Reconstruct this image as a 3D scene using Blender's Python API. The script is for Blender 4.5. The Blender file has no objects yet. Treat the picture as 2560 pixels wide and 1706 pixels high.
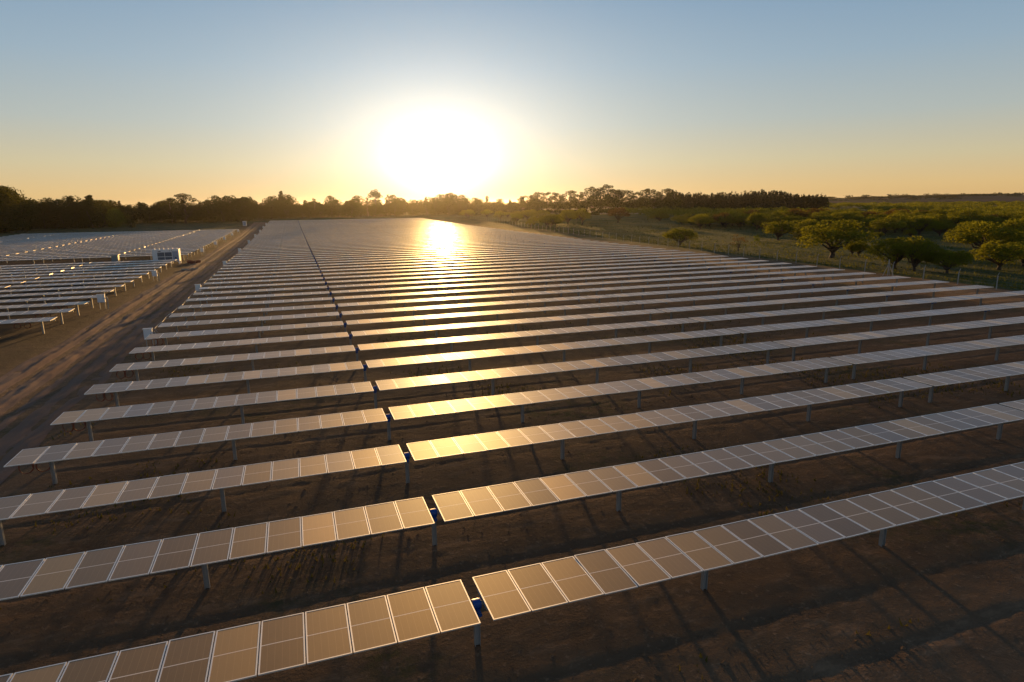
import bpy, math, random
import numpy as np
from mathutils import Matrix, Vector

SC = bpy.context.scene
COL = SC.collection
R = math.radians
random.seed(11)

# ------------------------------------------------------------------ terrain profile
_KN = [-3000, 0, 15, 60, 120, 200, 300, 430, 520, 700, 1200, 9000]
_ZV = [-.05, -.05, -.15, -.33, -.27, -.25, .13, 1.5, 2.2, 2.6, 2.6, 2.6]
_gy = np.linspace(-100, 1300, 1401)
_gz = np.interp(_gy, _KN, _ZV)
_gz = np.convolve(np.pad(_gz, 20, mode='edge'), np.ones(41) / 41, mode='valid')
def gz(y):
    return np.interp(y, _gy, _gz)

# ------------------------------------------------------------------ camera
CAM_Z = 12.746
PITCH, ROLL, YAW, FPX = .2177, .0113, .3323, 1559.68
c_, s_ = math.cos(YAW), math.sin(YAW)
cp, sp = math.cos(PITCH), math.sin(PITCH)
cr, sr = math.cos(ROLL), math.sin(ROLL)
u_ = Vector((c_, -s_, 0)); w_ = Vector((s_ * sp, c_ * sp, cp))
fwd = Vector((s_ * cp, c_ * cp, -sp))
right = cr * u_ - sr * w_; up = sr * u_ + cr * w_
cam_data = bpy.data.cameras.new('camera')
cam_data.sensor_width = 36.0
cam_data.lens = FPX / 2560 * 36
cam_data.clip_start = 0.5
cam_data.clip_end = 30000
cam = bpy.data.objects.new('camera', cam_data)
M = Matrix.Identity(4)
for i in range(3):
    M[i][0] = right[i]; M[i][1] = up[i]; M[i][2] = -fwd[i]
M[0][3], M[1][3], M[2][3] = 0, 0, CAM_Z
cam.matrix_world = M
COL.objects.link(cam)
SC.camera = cam

# ------------------------------------------------------------------ sky, sun, exposure
SUN_AZ, SUN_EL = R(12.9), R(3.7)          # azimuth from +Y towards +X
SUN_DIR = Vector((math.sin(SUN_AZ) * math.cos(SUN_EL), math.cos(SUN_AZ) * math.cos(SUN_EL), math.sin(SUN_EL)))
world = bpy.data.worlds.new('World')
SC.world = world
world.use_nodes = True
nt = world.node_tree
nt.nodes.clear()
wo = nt.nodes.new('ShaderNodeOutputWorld')
bg = nt.nodes.new('ShaderNodeBackground')
sky = nt.nodes.new('ShaderNodeTexSky')
sky.sky_type = 'NISHITA'
sky.sun_disc = False
sky.sun_elevation = SUN_EL
sky.sun_rotation = SUN_AZ
sky.altitude = 50
sky.air_density = 1.0
sky.dust_density = 0.6
sky.ozone_density = 1.5
# the bright aureole of low haze round the sun, added to the sky's own light
tc = nt.nodes.new('ShaderNodeTexCoord')
dot = nt.nodes.new('ShaderNodeVectorMath'); dot.operation = 'DOT_PRODUCT'
ma = nt.nodes.new('ShaderNodeVectorMath'); ma.operation = 'MULTIPLY_ADD'       # low haze spreads the glow sideways
nt.links.new(tc.outputs['Generated'], ma.inputs[0]); ma.inputs[1].default_value = (1, 1, 1.45); ma.inputs[2].default_value = (0, 0, -1.45 * math.sin(SUN_EL))
nm = nt.nodes.new('ShaderNodeVectorMath'); nm.operation = 'NORMALIZE'; nt.links.new(ma.outputs[0], nm.inputs[0])
nt.links.new(nm.outputs[0], dot.inputs[0]); dot.inputs[1].default_value = (math.sin(SUN_AZ), math.cos(SUN_AZ), 0)
ac = nt.nodes.new('ShaderNodeMath'); ac.operation = 'ARCCOSINE'; ac.use_clamp = False
nt.links.new(dot.outputs['Value'], ac.inputs[0])
def wmath(op, a, b=None):
    n = nt.nodes.new('ShaderNodeMath'); n.operation = op
    for k, v in enumerate((a, b)):
        if v is None: continue
        if isinstance(v, (int, float)): n.inputs[k].default_value = v
        else: nt.links.new(v, n.inputs[k])
    return n.outputs[0]
def lobe(width, power):
    t = wmath('DIVIDE', ac.outputs[0], width)
    t = wmath('POWER', t, power)
    return wmath('EXPONENT', wmath('MULTIPLY', t, -1.0))
def scaled(fac, col):
    m = nt.nodes.new('ShaderNodeVectorMath'); m.operation = 'SCALE'
    m.inputs[0].default_value = col; nt.links.new(fac, m.inputs['Scale']); return m.outputs[0]
def scaled2(v, k):
    m = nt.nodes.new('ShaderNodeVectorMath'); m.operation = 'SCALE'
    nt.links.new(v, m.inputs[0]); m.inputs['Scale'].default_value = k; return m.outputs[0]
def vadd(a, b):
    m = nt.nodes.new('ShaderNodeVectorMath'); m.operation = 'ADD'
    nt.links.new(a, m.inputs[0]); nt.links.new(b, m.inputs[1]); return m.outputs[0]
def lin(*c):
    return tuple((v / 255 / 12.92 if v < 10 else ((v / 255 + .055) / 1.055) ** 2.4) for v in c)
sepw = nt.nodes.new('ShaderNodeSeparateXYZ'); nt.links.new(tc.outputs['Generated'], sepw.inputs[0])
elev = wmath('MULTIPLY', wmath('ARCSINE', sepw.outputs[2]), 180 / math.pi)
def mrange(v, lo, hi):
    n = nt.nodes.new('ShaderNodeMapRange'); n.interpolation_type = 'SMOOTHSTEP'
    nt.links.new(v, n.inputs[0]); n.inputs[1].default_value = lo; n.inputs[2].default_value = hi; return n.outputs[0]
# dusty evening air: warm band along the horizon, blue above
cr_ = nt.nodes.new('ShaderNodeValToRGB'); cr_.color_ramp.interpolation = 'LINEAR'
stops = [(-12, lin(60, 45, 32)), (-.6, lin(150, 115, 70)), (0.0, lin(206, 168, 110)), (1.2, lin(210, 178, 123)), (3.3, lin(195, 183, 148)), (6.5, lin(168, 176, 172)),
         (11, lin(142, 164, 180)), (17, lin(113, 145, 174)), (28, lin(80, 114, 150)), (45, lin(58, 88, 128))]
el_ = cr_.color_ramp.elements
while len(el_) < len(stops): el_.new(.5)
for e, (d, c) in zip(el_, stops):
    e.position = (d + 12) / 57.0; e.color = (*c, 1)
nt.links.new(wmath('DIVIDE', wmath('ADD', elev, 12.0), 57.0), cr_.inputs[0])
att = nt.nodes.new('ShaderNodeMath'); att.operation = 'MULTIPLY_ADD'
nt.links.new(mrange(elev, -2.0, 4.0), att.inputs[0]); att.inputs[1].default_value = .6; att.inputs[2].default_value = .4
air = scaled(wmath('MULTIPLY', lobe(R(6.2), 1.0), att.outputs[0]), (1.3, 1.14, .92))
core = scaled(lobe(R(1.9), 1.25), (5.0, 4.3, 3.2))
hi = nt.nodes.new('ShaderNodeMix'); hi.data_type = 'RGBA'
nt.links.new(mrange(elev, 22, 50), hi.inputs[0]); nt.links.new(cr_.outputs[0], hi.inputs[6])
nt.links.new(scaled2(sky.outputs[0], .10), hi.inputs[7])
veil = scaled(lobe(R(24), 1.5), (.14, .13, .10))
tot = vadd(vadd(vadd(hi.outputs[2], air), core), veil)
nt.links.new(scaled2(tot, 7.9), bg.inputs['Color'])
bg.inputs['Strength'].default_value = 0.10
nt.links.new(bg.outputs[0], wo.inputs[0])

sun_data = bpy.data.lights.new('sun', 'SUN')
sun_data.energy = 5.0
sun_data.angle = R(1.5)
sun_data.color = (1.0, 0.55, 0.17)
sun = bpy.data.objects.new('sun', sun_data)
sun.rotation_euler = (-SUN_DIR).to_track_quat('-Z', 'Y').to_euler()
sun.location = (0, 0, 100)
COL.objects.link(sun)

SC.view_settings.view_transform = 'Standard'
SC.view_settings.look = 'None'
SC.view_settings.exposure = 0.45
SC.view_settings.gamma = 1
SC.cycles.max_bounces = 8
SC.cycles.transparent_max_bounces = 8
SC.cycles.volume_bounces = 0

HAZE_DENSITY = .000026

# ------------------------------------------------------------------ helpers
class MB:
    """collects shapes and links them as one mesh object"""
    def __init__(s):
        s.v = []; s.f = []; s.m = []; s.n = 0; s.uv = []; s.rnd = []
    def add(s, verts, faces, mat=0, uv=None, rnd=0.0):
        s.v.append(np.asarray(verts, float).reshape(-1, 3))
        for k, f in enumerate(faces):
            s.f.append([i + s.n for i in f]); s.m.append(mat)
            s.uv.append(uv[k] if uv is not None else [(0, 0)] * len(f)); s.rnd.append(rnd)
        s.n += len(s.v[-1]); return s
    def box(s, c, d, mat=0, rot=None):
        x, y, z = d[0] / 2, d[1] / 2, d[2] / 2
        p = np.array([(-x,-y,-z),(x,-y,-z),(x,y,-z),(-x,y,-z),(-x,-y,z),(x,-y,z),(x,y,z),(-x,y,z)])
        if rot is not None: p = p @ np.array(rot.to_3x3()).T
        return s.add(p + np.array(c), [(0,3,2,1),(4,5,6,7),(0,1,5,4),(1,2,6,5),(2,3,7,6),(3,0,4,7)], mat)
    def tube(s, pts, rad, n=8, mat=0, caps=True):
        pts = [Vector(p) for p in pts]
        if not hasattr(rad, '__len__'): rad = [rad] * len(pts)
        rings = []
        for i, p in enumerate(pts):
            d = (pts[min(i + 1, len(pts) - 1)] - pts[max(i - 1, 0)])
            if d.length < 1e-9: d = Vector((0, 0, 1))
            d.normalize()
            a = d.cross(Vector((0, 0, 1)) if abs(d.z) < .9 else Vector((1, 0, 0))).normalized()
            b = d.cross(a)
            for k in range(n):
                t = 2 * math.pi * k / n
                rings.append(p + (a * math.cos(t) + b * math.sin(t)) * rad[i])
        fs = []
        for i in range(len(pts) - 1):
            for k in range(n):
                a0 = i * n + k; a1 = i * n + (k + 1) % n
                fs.append((a0, a1, a1 + n, a0 + n))
        if caps:
            fs.append(tuple(range(n - 1, -1, -1))); fs.append(tuple(range((len(pts) - 1) * n, len(pts) * n)))
        return s.add([tuple(r) for r in rings], fs, mat)
    def mesh(s, name, mats, smooth=False):
        me = bpy.data.meshes.new(name)
        V = np.concatenate(s.v) if s.v else np.zeros((0, 3))
        me.from_pydata(V.tolist(), [], s.f)
        for m in mats: me.materials.append(m)
        me.polygons.foreach_set('material_index', s.m)
        ul = me.uv_layers.new(name='UVMap')
        ul.data.foreach_set('uv', [c for fu in s.uv for p in fu for c in p])
        at = me.attributes.new('rnd', 'FLOAT', 'FACE'); at.data.foreach_set('value', s.rnd)
        if smooth: me.polygons.foreach_set('use_smooth', [True] * len(s.f))
        me.update()
        return me
    def build(s, name, mats, parent=None, smooth=False):
        if not isinstance(mats, (list, tuple)): mats = [mats]
        return link(name, s.mesh(name, mats, smooth), parent)

def link(name, me, parent=None, loc=None, rot=None):
    o = bpy.data.objects.new(name, me); COL.objects.link(o)
    if parent is not None: o.parent = parent
    if loc is not None: o.location = loc
    if rot is not None: o.rotation_euler = rot
    return o
def empty(name, loc, rz=0):
    o = bpy.data.objects.new(name, None); o.empty_display_size = .3; o.location = loc; o.rotation_euler = (0, 0, rz)
    COL.objects.link(o); return o
def tag(o, label=None, cat=None, group=None, kind=None):
    for k, v in (('label', label), ('category', cat), ('group', group), ('kind', kind)):
        if v: o[k] = v
    return o
def quad_mesh(name, P, mat, col=None, tris=False):
    """P: (n,4,3) array of loose quads"""
    n, k = P.shape[0], P.shape[1]
    me = bpy.data.meshes.new(name)
    me.vertices.add(n * k); me.vertices.foreach_set('co', P.reshape(-1).astype(np.float32))
    me.loops.add(n * k); me.loops.foreach_set('vertex_index', np.arange(n * k, dtype=np.int32))
    me.polygons.add(n); me.polygons.foreach_set('loop_start', np.arange(0, n * k, k, dtype=np.int32))
    me.materials.append(mat)
    if col is not None:
        at = me.attributes.new('rnd', 'FLOAT', 'FACE'); at.data.foreach_set('value', col.astype(np.float32))
    me.update(calc_edges=True); me.validate()
    return me
def grid_mesh(name, X, Y, Z, mat, smooth=True):
    ny, nx = Z.shape
    V = np.stack([X, Y, Z], -1).reshape(-1, 3)
    i = np.arange(nx * ny).reshape(ny, nx)
    F = np.stack([i[:-1, :-1], i[:-1, 1:], i[1:, 1:], i[1:, :-1]], -1).reshape(-1, 4)
    me = bpy.data.meshes.new(name)
    me.vertices.add(len(V)); me.vertices.foreach_set('co', V.reshape(-1).astype(np.float32))
    me.loops.add(F.size); me.loops.foreach_set('vertex_index', F.reshape(-1).astype(np.int32))
    me.polygons.add(len(F)); me.polygons.foreach_set('loop_start', np.arange(0, F.size, 4, dtype=np.int32))
    me.polygons.foreach_set('use_smooth', np.ones(len(F), bool))
    me.materials.append(mat); me.update(calc_edges=True)
    return me

def _hash(ix, iy, seed):
    h = (ix.astype(np.int64) * 374761393 + iy.astype(np.int64) * 668265263 + seed * 974711) & 0x7fffffff
    h = ((h ^ (h >> 13)) * 1274126177) & 0x7fffffff
    return ((h ^ (h >> 16)) & 0xffff) / 65535.0
def vnoise(x, y, seed=0):
    ix, iy = np.floor(x), np.floor(y); fx, fy = x - ix, y - iy
    fx = fx * fx * (3 - 2 * fx); fy = fy * fy * (3 - 2 * fy)
    a = _hash(ix, iy, seed); b = _hash(ix + 1, iy, seed); c = _hash(ix, iy + 1, seed); d = _hash(ix + 1, iy + 1, seed)
    return (a * (1 - fx) + b * fx) * (1 - fy) + (c * (1 - fx) + d * fx) * fy - .5
def fbm(x, y, o=4, seed=0):
    t, a = 0, 1
    for k in range(o):
        t = t + a * vnoise(x, y, seed + k); x, y, a = x * 2.03 + 17, y * 2.03 + 5, a * .5
    return t

# ------------------------------------------------------------------ materials
def mat(name):
    m = bpy.data.materials.new(name); m.use_nodes = True
    n = m.node_tree; n.nodes.clear()
    out = n.nodes.new('ShaderNodeOutputMaterial')
    return m, n, out
class G:
    def __init__(s, n): s.n = n
    def node(s, t, **kw):
        x = s.n.nodes.new(t)
        for k, v in kw.items(): setattr(x, k, v)
        return x
    def put(s, sock, v):
        if v is None: return
        if hasattr(v, 'is_output'): s.n.links.new(v, sock)
        else: sock.default_value = v
    def math(s, op, a, b=None, c=None, clamp=False):
        x = s.node('ShaderNodeMath', operation=op, use_clamp=clamp)
        for k, v in enumerate((a, b, c)): s.put(x.inputs[k], v)
        return x.outputs[0]
    def mix(s, f, a, b):
        x = s.node('ShaderNodeMix', data_type='RGBA')
        s.put(x.inputs[0], f); s.put(x.inputs[6], a); s.put(x.inputs[7], b); return x.outputs[2]
    def noise(s, vec, scale, detail=3, rough=.55, dist=0):
        x = s.node('ShaderNodeTexNoise'); s.put(x.inputs['Vector'], vec)
        x.inputs['Scale'].default_value = scale; x.inputs['Detail'].default_value = detail
        x.inputs['Roughness'].default_value = rough; x.inputs['Distortion'].default_value = dist
        return x.outputs['Fac']
    def ramp(s, f, lo, hi):
        x = s.node('ShaderNodeMapRange', interpolation_type='SMOOTHSTEP'); s.put(x.inputs[0], f)
        x.inputs[1].default_value = lo; x.inputs[2].default_value = hi; return x.outputs[0]
    def scale(s, vec, v):
        x = s.node('ShaderNodeMapping'); s.put(x.inputs[0], vec); x.inputs['Scale'].default_value = v; return x.outputs[0]
    def bump(s, h, strength=1, dist=.1, normal=None):
        x = s.node('ShaderNodeBump'); x.inputs['Strength'].default_value = strength; x.inputs['Distance'].default_value = dist
        s.put(x.inputs['Height'], h); s.put(x.inputs['Normal'], normal); return x.outputs[0]
    def bsdf(s, **kw):
        x = s.node('ShaderNodeBsdfPrincipled')
        for k, v in kw.items(): s.put(x.inputs[k.replace('_', ' ')], v)
        return x.outputs[0]
def C(r, g, b): return (r, g, b, 1)

def simple(name, col, rough=.6, metal=0.0, vary=.25, scale=3.0, bump=0.0):
    m, n, out = mat(name); g = G(n)
    pos = g.node('ShaderNodeTexCoord').outputs['Object']
    f = g.noise(pos, scale, 4)
    c2 = tuple(x * (1 - vary) for x in col)
    colr = g.mix(f, C(*col), C(*c2))
    kw = dict(Base_Color=colr, Roughness=g.math('MULTIPLY_ADD', f, .2, rough - .1), Metallic=metal)
    if bump: kw['Normal'] = g.bump(g.noise(pos, scale * 6, 4), 1, bump)
    n.links.new(g.bsdf(**kw), out.inputs[0])
    return m

M_STEEL = simple('galvanised_steel', (.42, .43, .44), .5, .35, .3, 5)
M_ALU = simple('aluminium_frame', (.95, .94, .93), .5, .75, .05, 4)
M_BACK = simple('panel_backsheet', (.6, .6, .6), .6)
M_BLUE = simple('blue_motor_paint', (.01, .09, .42), .45, 0, .25, 8)
M_DARKSTEEL = simple('dark_bearing', (.08, .08, .085), .5, .4)
M_WHITE = simple('white_enclosure', (.78, .8, .84), .5, 0, .15, 2)
M_GREYDOOR = simple('grey_blue_cover', (.3, .36, .48), .5, 0, .15, 2)
M_LOUVRE = simple('dark_louvre', (.035, .04, .045), .5, .2, .5, 9)
M_CONCRETE = simple('concrete_post', (.42, .4, .37), .85, 0, .4, 3, .01)
M_WIRE = simple('fence_wire', (.2, .2, .2), .5, .5)
M_PVC = simple('pale_conduit', (.42, .4, .36), .65)
M_CABLE = simple('rust_red_conduit', (.26, .06, .03), .6)
M_WOODEN = simple('weathered_wood', (.1, .075, .05), .9)
M_BARK = simple('bark', (.07, .05, .035), .9, 0, .5, 6, .03)
M_BARKPALE = simple('pale_bark', (.2, .16, .12), .85, 0, .5, 4, .03)

def leafmat(name, c1, c2, trans=.45):
    m, n, out = mat(name); g = G(n)
    at = g.node('ShaderNodeAttribute', attribute_name='rnd').outputs['Fac']
    ob = g.node('ShaderNodeObjectInfo').outputs['Random']
    f = g.math('FRACT', g.math('MULTIPLY_ADD', ob, .35, g.math('MULTIPLY', at, .65)))
    col = g.mix(f, C(*c1), C(*c2))
    d = g.node('ShaderNodeBsdfDiffuse'); g.put(d.inputs[0], col)
    t = g.node('ShaderNodeBsdfTranslucent')
    tcol = g.mix(.5, col, C(c2[0] * 2.2, c2[1] * 1.9, c2[2] * .7)); g.put(t.inputs[0], tcol)
    mx = g.node('ShaderNodeMixShader'); mx.inputs[0].default_value = trans
    n.links.new(d.outputs[0], mx.inputs[1]); n.links.new(t.outputs[0], mx.inputs[2])
    n.links.new(mx.outputs[0], out.inputs[0])
    return m
L_ACACIA = leafmat('acacia_leaf', (.058, .08, .011), (.15, .165, .022), .45)
L_BROWN = leafmat('brown_leaf', (.07, .045, .018), (.12, .08, .03), .4)
L_EUC = leafmat('eucalyptus_leaf', (.035, .04, .015), (.06, .06, .024), .35)
L_PINE = leafmat('pine_needle', (.018, .026, .012), (.035, .04, .018), .25)
L_BROAD = leafmat('broad_leaf', (.03, .04, .01), (.06, .065, .018), .4)
L_BUSH = leafmat('bush_leaf', (.06, .09, .014), (.11, .15, .024), .5)
L_GRASS = leafmat('grass_blade', (.06, .09, .025), (.10, .11, .035), .3)
L_WEED = leafmat('weed_leaf', (.04, .06, .015), (.12, .1, .04), .4)

# solar glass: dark cells under dusty anti-reflective glass
def panel_mat():
    m, n, out = mat('solar_glass'); g = G(n)
    uvn = g.node('ShaderNodeTexCoord')
    sep = g.node('ShaderNodeSeparateXYZ'); g.put(sep.inputs[0], uvn.outputs['UV'])
    u, v = sep.outputs[0], sep.outputs[1]
    obj = uvn.outputs['Object']
    at = g.node('ShaderNodeAttribute', attribute_name='rnd').outputs['Fac']
    oi = g.node('ShaderNodeObjectInfo').outputs['Random']
    rnd = g.math('FRACT', g.math('MULTIPLY_ADD', at, 7.31, g.math('MULTIPLY', oi, 3.7)))
    rnd2 = g.math('FRACT', g.math('MULTIPLY', rnd, 17.3))
    # six cell columns, twelve rows each half
    def line(coord, count, w):
        f = g.math('ABSOLUTE', g.math('SUBTRACT', g.math('FRACT', g.math('MULTIPLY', coord, count)), .5))
        return g.math('GREATER_THAN', f, .5 - w)
    cols = line(u, 6.0, .022)
    rows = line(v, 24.0, .03)
    mid = g.math('LESS_THAN', g.math('ABSOLUTE', g.math('SUBTRACT', v, .5)), .008)
    nz = g.noise(obj, 1.7, 4, .6)
    streak = g.noise(g.scale(obj, (14, 1.2, 1)), 1.6, 3)
    spots = g.ramp(g.noise(obj, 9.0, 2), .68, .74)
    dirty = g.ramp(rnd2, .80, .86)            # a few modules carry a paler film
    cell = g.mix(g.math('MULTIPLY', cols, .8), C(.012, .014, .024), C(.12, .12, .12))
    cell = g.mix(g.math('MULTIPLY', rows, .16), cell, C(.06, .06, .065))
    dust = g.math('MULTIPLY_ADD', nz, .12, g.math('MULTIPLY_ADD', streak, .06, .02))
    dust = g.math('ADD', dust, g.math('MULTIPLY', rnd, .05))
    dust = g.math('ADD', dust, g.math('MULTIPLY', dirty, .22))
    dust = g.math('ADD', dust, g.math('MULTIPLY', spots, .10), clamp=True)
    col = g.mix(dust, cell, C(.16, .10, .055))
    col = g.mix(mid, col, C(.9, .88, .86))
    rough = g.math('ADD', g.math('MULTIPLY_ADD', rnd, .05, PANEL_ROUGH), g.math('MULTIPLY', nz, .06))
    lw = g.node('ShaderNodeLayerWeight'); lw.inputs[0].default_value = .5
    fac = lw.outputs['Facing']
    b = g.bsdf(Base_Color=col, Roughness=rough, IOR=1.5, Specular_IOR_Level=.25)
    # the anti-reflective coat mirrors the sky with a blue residue
    co = g.node('ShaderNodeBsdfGlossy', distribution='MULTI_GGX'); g.put(co.inputs['Color'], C(.50, .76, 1.0))
    g.put(co.inputs['Roughness'], g.math('MULTIPLY_ADD', rnd2, .12, .38))
    m1 = g.node('ShaderNodeMixShader')
    k1 = g.math('MULTIPLY_ADD', g.math('POWER', fac, 3.2), COAT, .012)
    g.put(m1.inputs[0], g.math('MULTIPLY', k1, g.math('MULTIPLY_ADD', g.math('ADD', rnd, g.math('MULTIPLY', dirty, .5)), .5, .7), clamp=True))
    n.links.new(b, m1.inputs[1]); n.links.new(co.outputs[0], m1.inputs[2])
    # fine dust scatters low sunlight forward, in a broad lobe
    gl = g.node('ShaderNodeBsdfGlossy', distribution='MULTI_GGX'); g.put(gl.inputs['Color'], C(1, .75, .40)); gl.inputs['Roughness'].default_value = DUST_ROUGH
    m2 = g.node('ShaderNodeMixShader')
    k2 = g.math('MULTIPLY', g.math('POWER', fac, .55), g.math('MULTIPLY_ADD', cols, .07, g.math('MULTIPLY_ADD', rows, .012, g.math('MULTIPLY_ADD', dust, .5, DUST_MIX))))
    g.put(m2.inputs[0], g.math('MULTIPLY', k2, g.math('MULTIPLY_ADD', rnd2, .4, .8), clamp=True))
    n.links.new(m1.outputs[0], m2.inputs[1]); n.links.new(gl.outputs[0], m2.inputs[2])
    b = m2.outputs[0]
    n.links.new(b, out.inputs[0])
    return m
PANEL_ROUGH, DUST_ROUGH, DUST_MIX, COAT = .5, .66, .23, .64
M_GLASS = panel_mat()

def soil_mat():
    m, n, out = mat('bare_soil'); g = G(n)
    pos = g.node('ShaderNodeNewGeometry').outputs['Position']
    sep = g.node('ShaderNodeSeparateXYZ'); g.put(sep.inputs[0], pos)
    big = g.noise(pos, .045, 4, .6); med = g.noise(pos, .55, 5, .65); fine = g.noise(pos, 4.5, 5, .7)
    soil = g.mix(med, C(.11, .066, .041), C(.27, .165, .10))
    nx = g.math('MULTIPLY', sep.outputs[0], -1.0)        # darker verge from the road's far edge through the second field
    vg = g.math('MULTIPLY', g.ramp(nx, 21.5, 24.5), g.math('MULTIPLY_ADD', g.ramp(big, .3, .6), .35, .55))
    soil = g.mix(g.math('MULTIPLY', g.ramp(g.noise(g.scale(pos, (.35, 1, 1)), 1.1, 5, .7), .52, .70), .55), soil, C(.40, .25, .155))
    soil = g.mix(g.ramp(fine, .55, .75), soil, C(.38, .235, .145))
    # sparse green-brown growth between the rows
    grow = g.math('MULTIPLY', g.ramp(g.noise(pos, .09, 5, .6), .50, .66), g.ramp(g.noise(pos, 1.9, 4, .7), .42, .62))
    soil = g.mix(g.math('MULTIPLY', grow, .75), soil, C(.08, .083, .03))
    soil = g.mix(vg, soil, C(.055, .037, .022))
    # grassland beyond the far end of the field and away to the sides
    far = g.ramp(g.math('ADD', sep.outputs[1], g.math('MULTIPLY', big, 30.0)), 462, 476)
    side = g.ramp(sep.outputs[0], 96, 104)
    lside = g.ramp(g.math('MULTIPLY', sep.outputs[0], -1.0), 112, 120)
    back = g.math('MULTIPLY', g.ramp(sep.outputs[1], 333, 340), g.ramp(g.math('MULTIPLY', sep.outputs[0], -1.0), 25, 30))
    gr = g.math('MAXIMUM', g.math('MAXIMUM', far, side), g.math('MAXIMUM', lside, back))
    grass = g.mix(g.ramp(g.noise(pos, .12, 5, .65), .4, .65), C(.05, .065, .02), C(.13, .115, .045))
    col = g.mix(gr, soil, grass)
    h = g.math('ADD', g.math('MULTIPLY', med, .6), g.math('MULTIPLY', fine, .35))
    h = g.math('ADD', h, g.math('MULTIPLY', g.noise(pos, 14, 4, .7), .12))
    n.links.new(g.bsdf(Base_Color=col, Roughness=.95, Specular_IOR_Level=.15, Normal=g.bump(h, 1.0, .28)), out.inputs[0])
    return m
def road_mat():
    m, n, out = mat('road_dirt'); g = G(n)
    pos = g.node('ShaderNodeNewGeometry').outputs['Position']
    st = g.scale(pos, (1.3, .1, 1)); med = g.noise(st, 1.0, 5, .6, .4); fine = g.noise(pos, 5, 4, .7); big = g.noise(pos, .07, 3)
    col = g.mix(med, C(.16, .082, .056), C(.34, .20, .142))
    col = g.mix(g.ramp(big, .35, .65), col, g.mix(.5, col, C(.22, .165, .14)))
    col = g.mix(g.ramp(fine, .6, .8), col, C(.12, .075, .05))
    h = g.math('ADD', g.math('MULTIPLY', med, .8), g.math('MULTIPLY', fine, .2))
    n.links.new(g.bsdf(Base_Color=col, Roughness=.95, Specular_IOR_Level=.15, Normal=g.bump(h, .8, .1)), out.inputs[0])
    return m
def pasture_mat():
    m, n, out = mat('pasture_grass'); g = G(n)
    pos = g.node('ShaderNodeNewGeometry').outputs['Position']
    a = g.noise(pos, .05, 5, .6); b = g.noise(g.scale(pos, (.5, 1, 1)), .6, 5, .7); f = g.noise(pos, 5, 4, .7)
    col = g.mix(g.ramp(a, .35, .65), C(.06, .09, .026), C(.15, .15, .05))
    col = g.mix(g.ramp(b, .45, .7), col, C(.055, .075, .024))
    col = g.mix(g.ramp(f, .6, .8), col, C(.17, .16, .065))
    n.links.new(g.bsdf(Base_Color=col, Roughness=.95, Specular_IOR_Level=.1, Normal=g.bump(g.math('ADD', f, b), 1, .3)), out.inputs[0])
    return m
M_SOIL, M_ROAD, M_PASTURE = soil_mat(), road_mat(), pasture_mat()

# ------------------------------------------------------------------ ground, road, pasture
def graded(lo, hi, a, b, fine, grow=1.12, big=400):
    """fine steps between a and b, growing outwards"""
    mid = list(np.arange(a, b, fine)); d = fine; x = mid[-1]; up_ = []
    while x < hi:
        d = min(d * grow, big); x += d; up_.append(x)
    d = fine; x = mid[0]; dn = []
    while x > lo:
        d = min(d * grow, big); x -= d; dn.append(x)
    return np.array(dn[::-1] + mid + up_)
def soil_height(X, Y):
    near = np.clip((140 - np.hypot(X, Y)) / 100, 0, 1)
    h = .05 * fbm(X * .2, Y * .3, 3, 3) + .02 * fbm(X * .75, Y * 1.25, 3, 9) * near + .025 * near * fbm(X * 2.6, Y * 3.2, 2, 21)
    # drip and wheel furrows running beside each row
    ph = ((Y - 15.75) / 5.964) % 1.0
    for c, wd, am in ((.27, .035, -.055), (.66, .035, -.05), (.30, .02, .02)):
        h = h + am * np.exp(-((ph - c - .02 * fbm(X * .12, Y * .02, 2, 33)) / wd) ** 2) * (.4 + np.clip(fbm(X * .1, Y * .1, 2, 5) + .4, 0, 1))
    # under the road and pasture sheets the soil stays flat
    flat = 1 - np.clip((np.minimum(X + 27.5, -11.5 - X)) / 2.0, 0, 1)
    past = 1 - np.clip((X - 93) / 3.0, 0, 1)
    return h * flat * past
gxs = graded(-5200, 5200, -16, 44, .2, 1.045)
gys = graded(-300, 8500, 11, 42, .17, 1.035)
GX, GY = np.meshgrid(gxs, gys)
ground = link('ground', grid_mesh('ground', GX, GY, gz(GY) + soil_height(GX, GY), M_SOIL))
tag(ground, kind='structure')

rx = np.linspace(-1, 1, 90); ry = np.concatenate([np.arange(-60, 160, .5), np.arange(160, 470, 2.5)])
def road_edges(y):
    l = np.interp(y, [-60, 40, 75, 110, 180, 300, 430, 480], [-22.5, -22.5, -22.8, -22.6, -22.6, -22.2, -23.5, -24])
    r = np.interp(y, [-60, 40, 75, 110, 180, 300, 430, 480], [-14.6, -14.6, -14.9, -15.0, -15.0, -15.0, -15.2, -15.5])
    return l, r
RL, RR = road_edges(ry)
RL = RL + .7 * fbm(ry * .11, ry * 0, 3, 41); RR = RR + .5 * fbm(ry * .13, ry * 0, 3, 42)
RX = RL[:, None] + (RR - RL)[:, None] * (rx[None] + 1) / 2; RY = np.repeat(ry[:, None], len(rx), 1)
RZ = gz(RY) + .06 * fbm(RX * .5, RY * .12, 3, 50) + .07 * fbm(RX * 1.6, RY * .25, 3, 55) + .05 * fbm(RX * 2.6, RY * 1.4, 2, 57)
for c, am in ((-20.6, -.12), (-18.7, -.11), (-19.7, .07), (-17.2, -.09), (-15.9, -.07), (-21.5, .08)):
    RZ = RZ + am * np.exp(-((RX - c - .5 * fbm(RY * .03, RY * 0 + c, 2, 60)) / .28) ** 2)
edge = np.clip((1 - np.abs(rx)) / .12, 0, 1)[None]
RZ = RZ * edge + gz(RY) * (1 - edge) + .012 + .04 * edge
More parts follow.
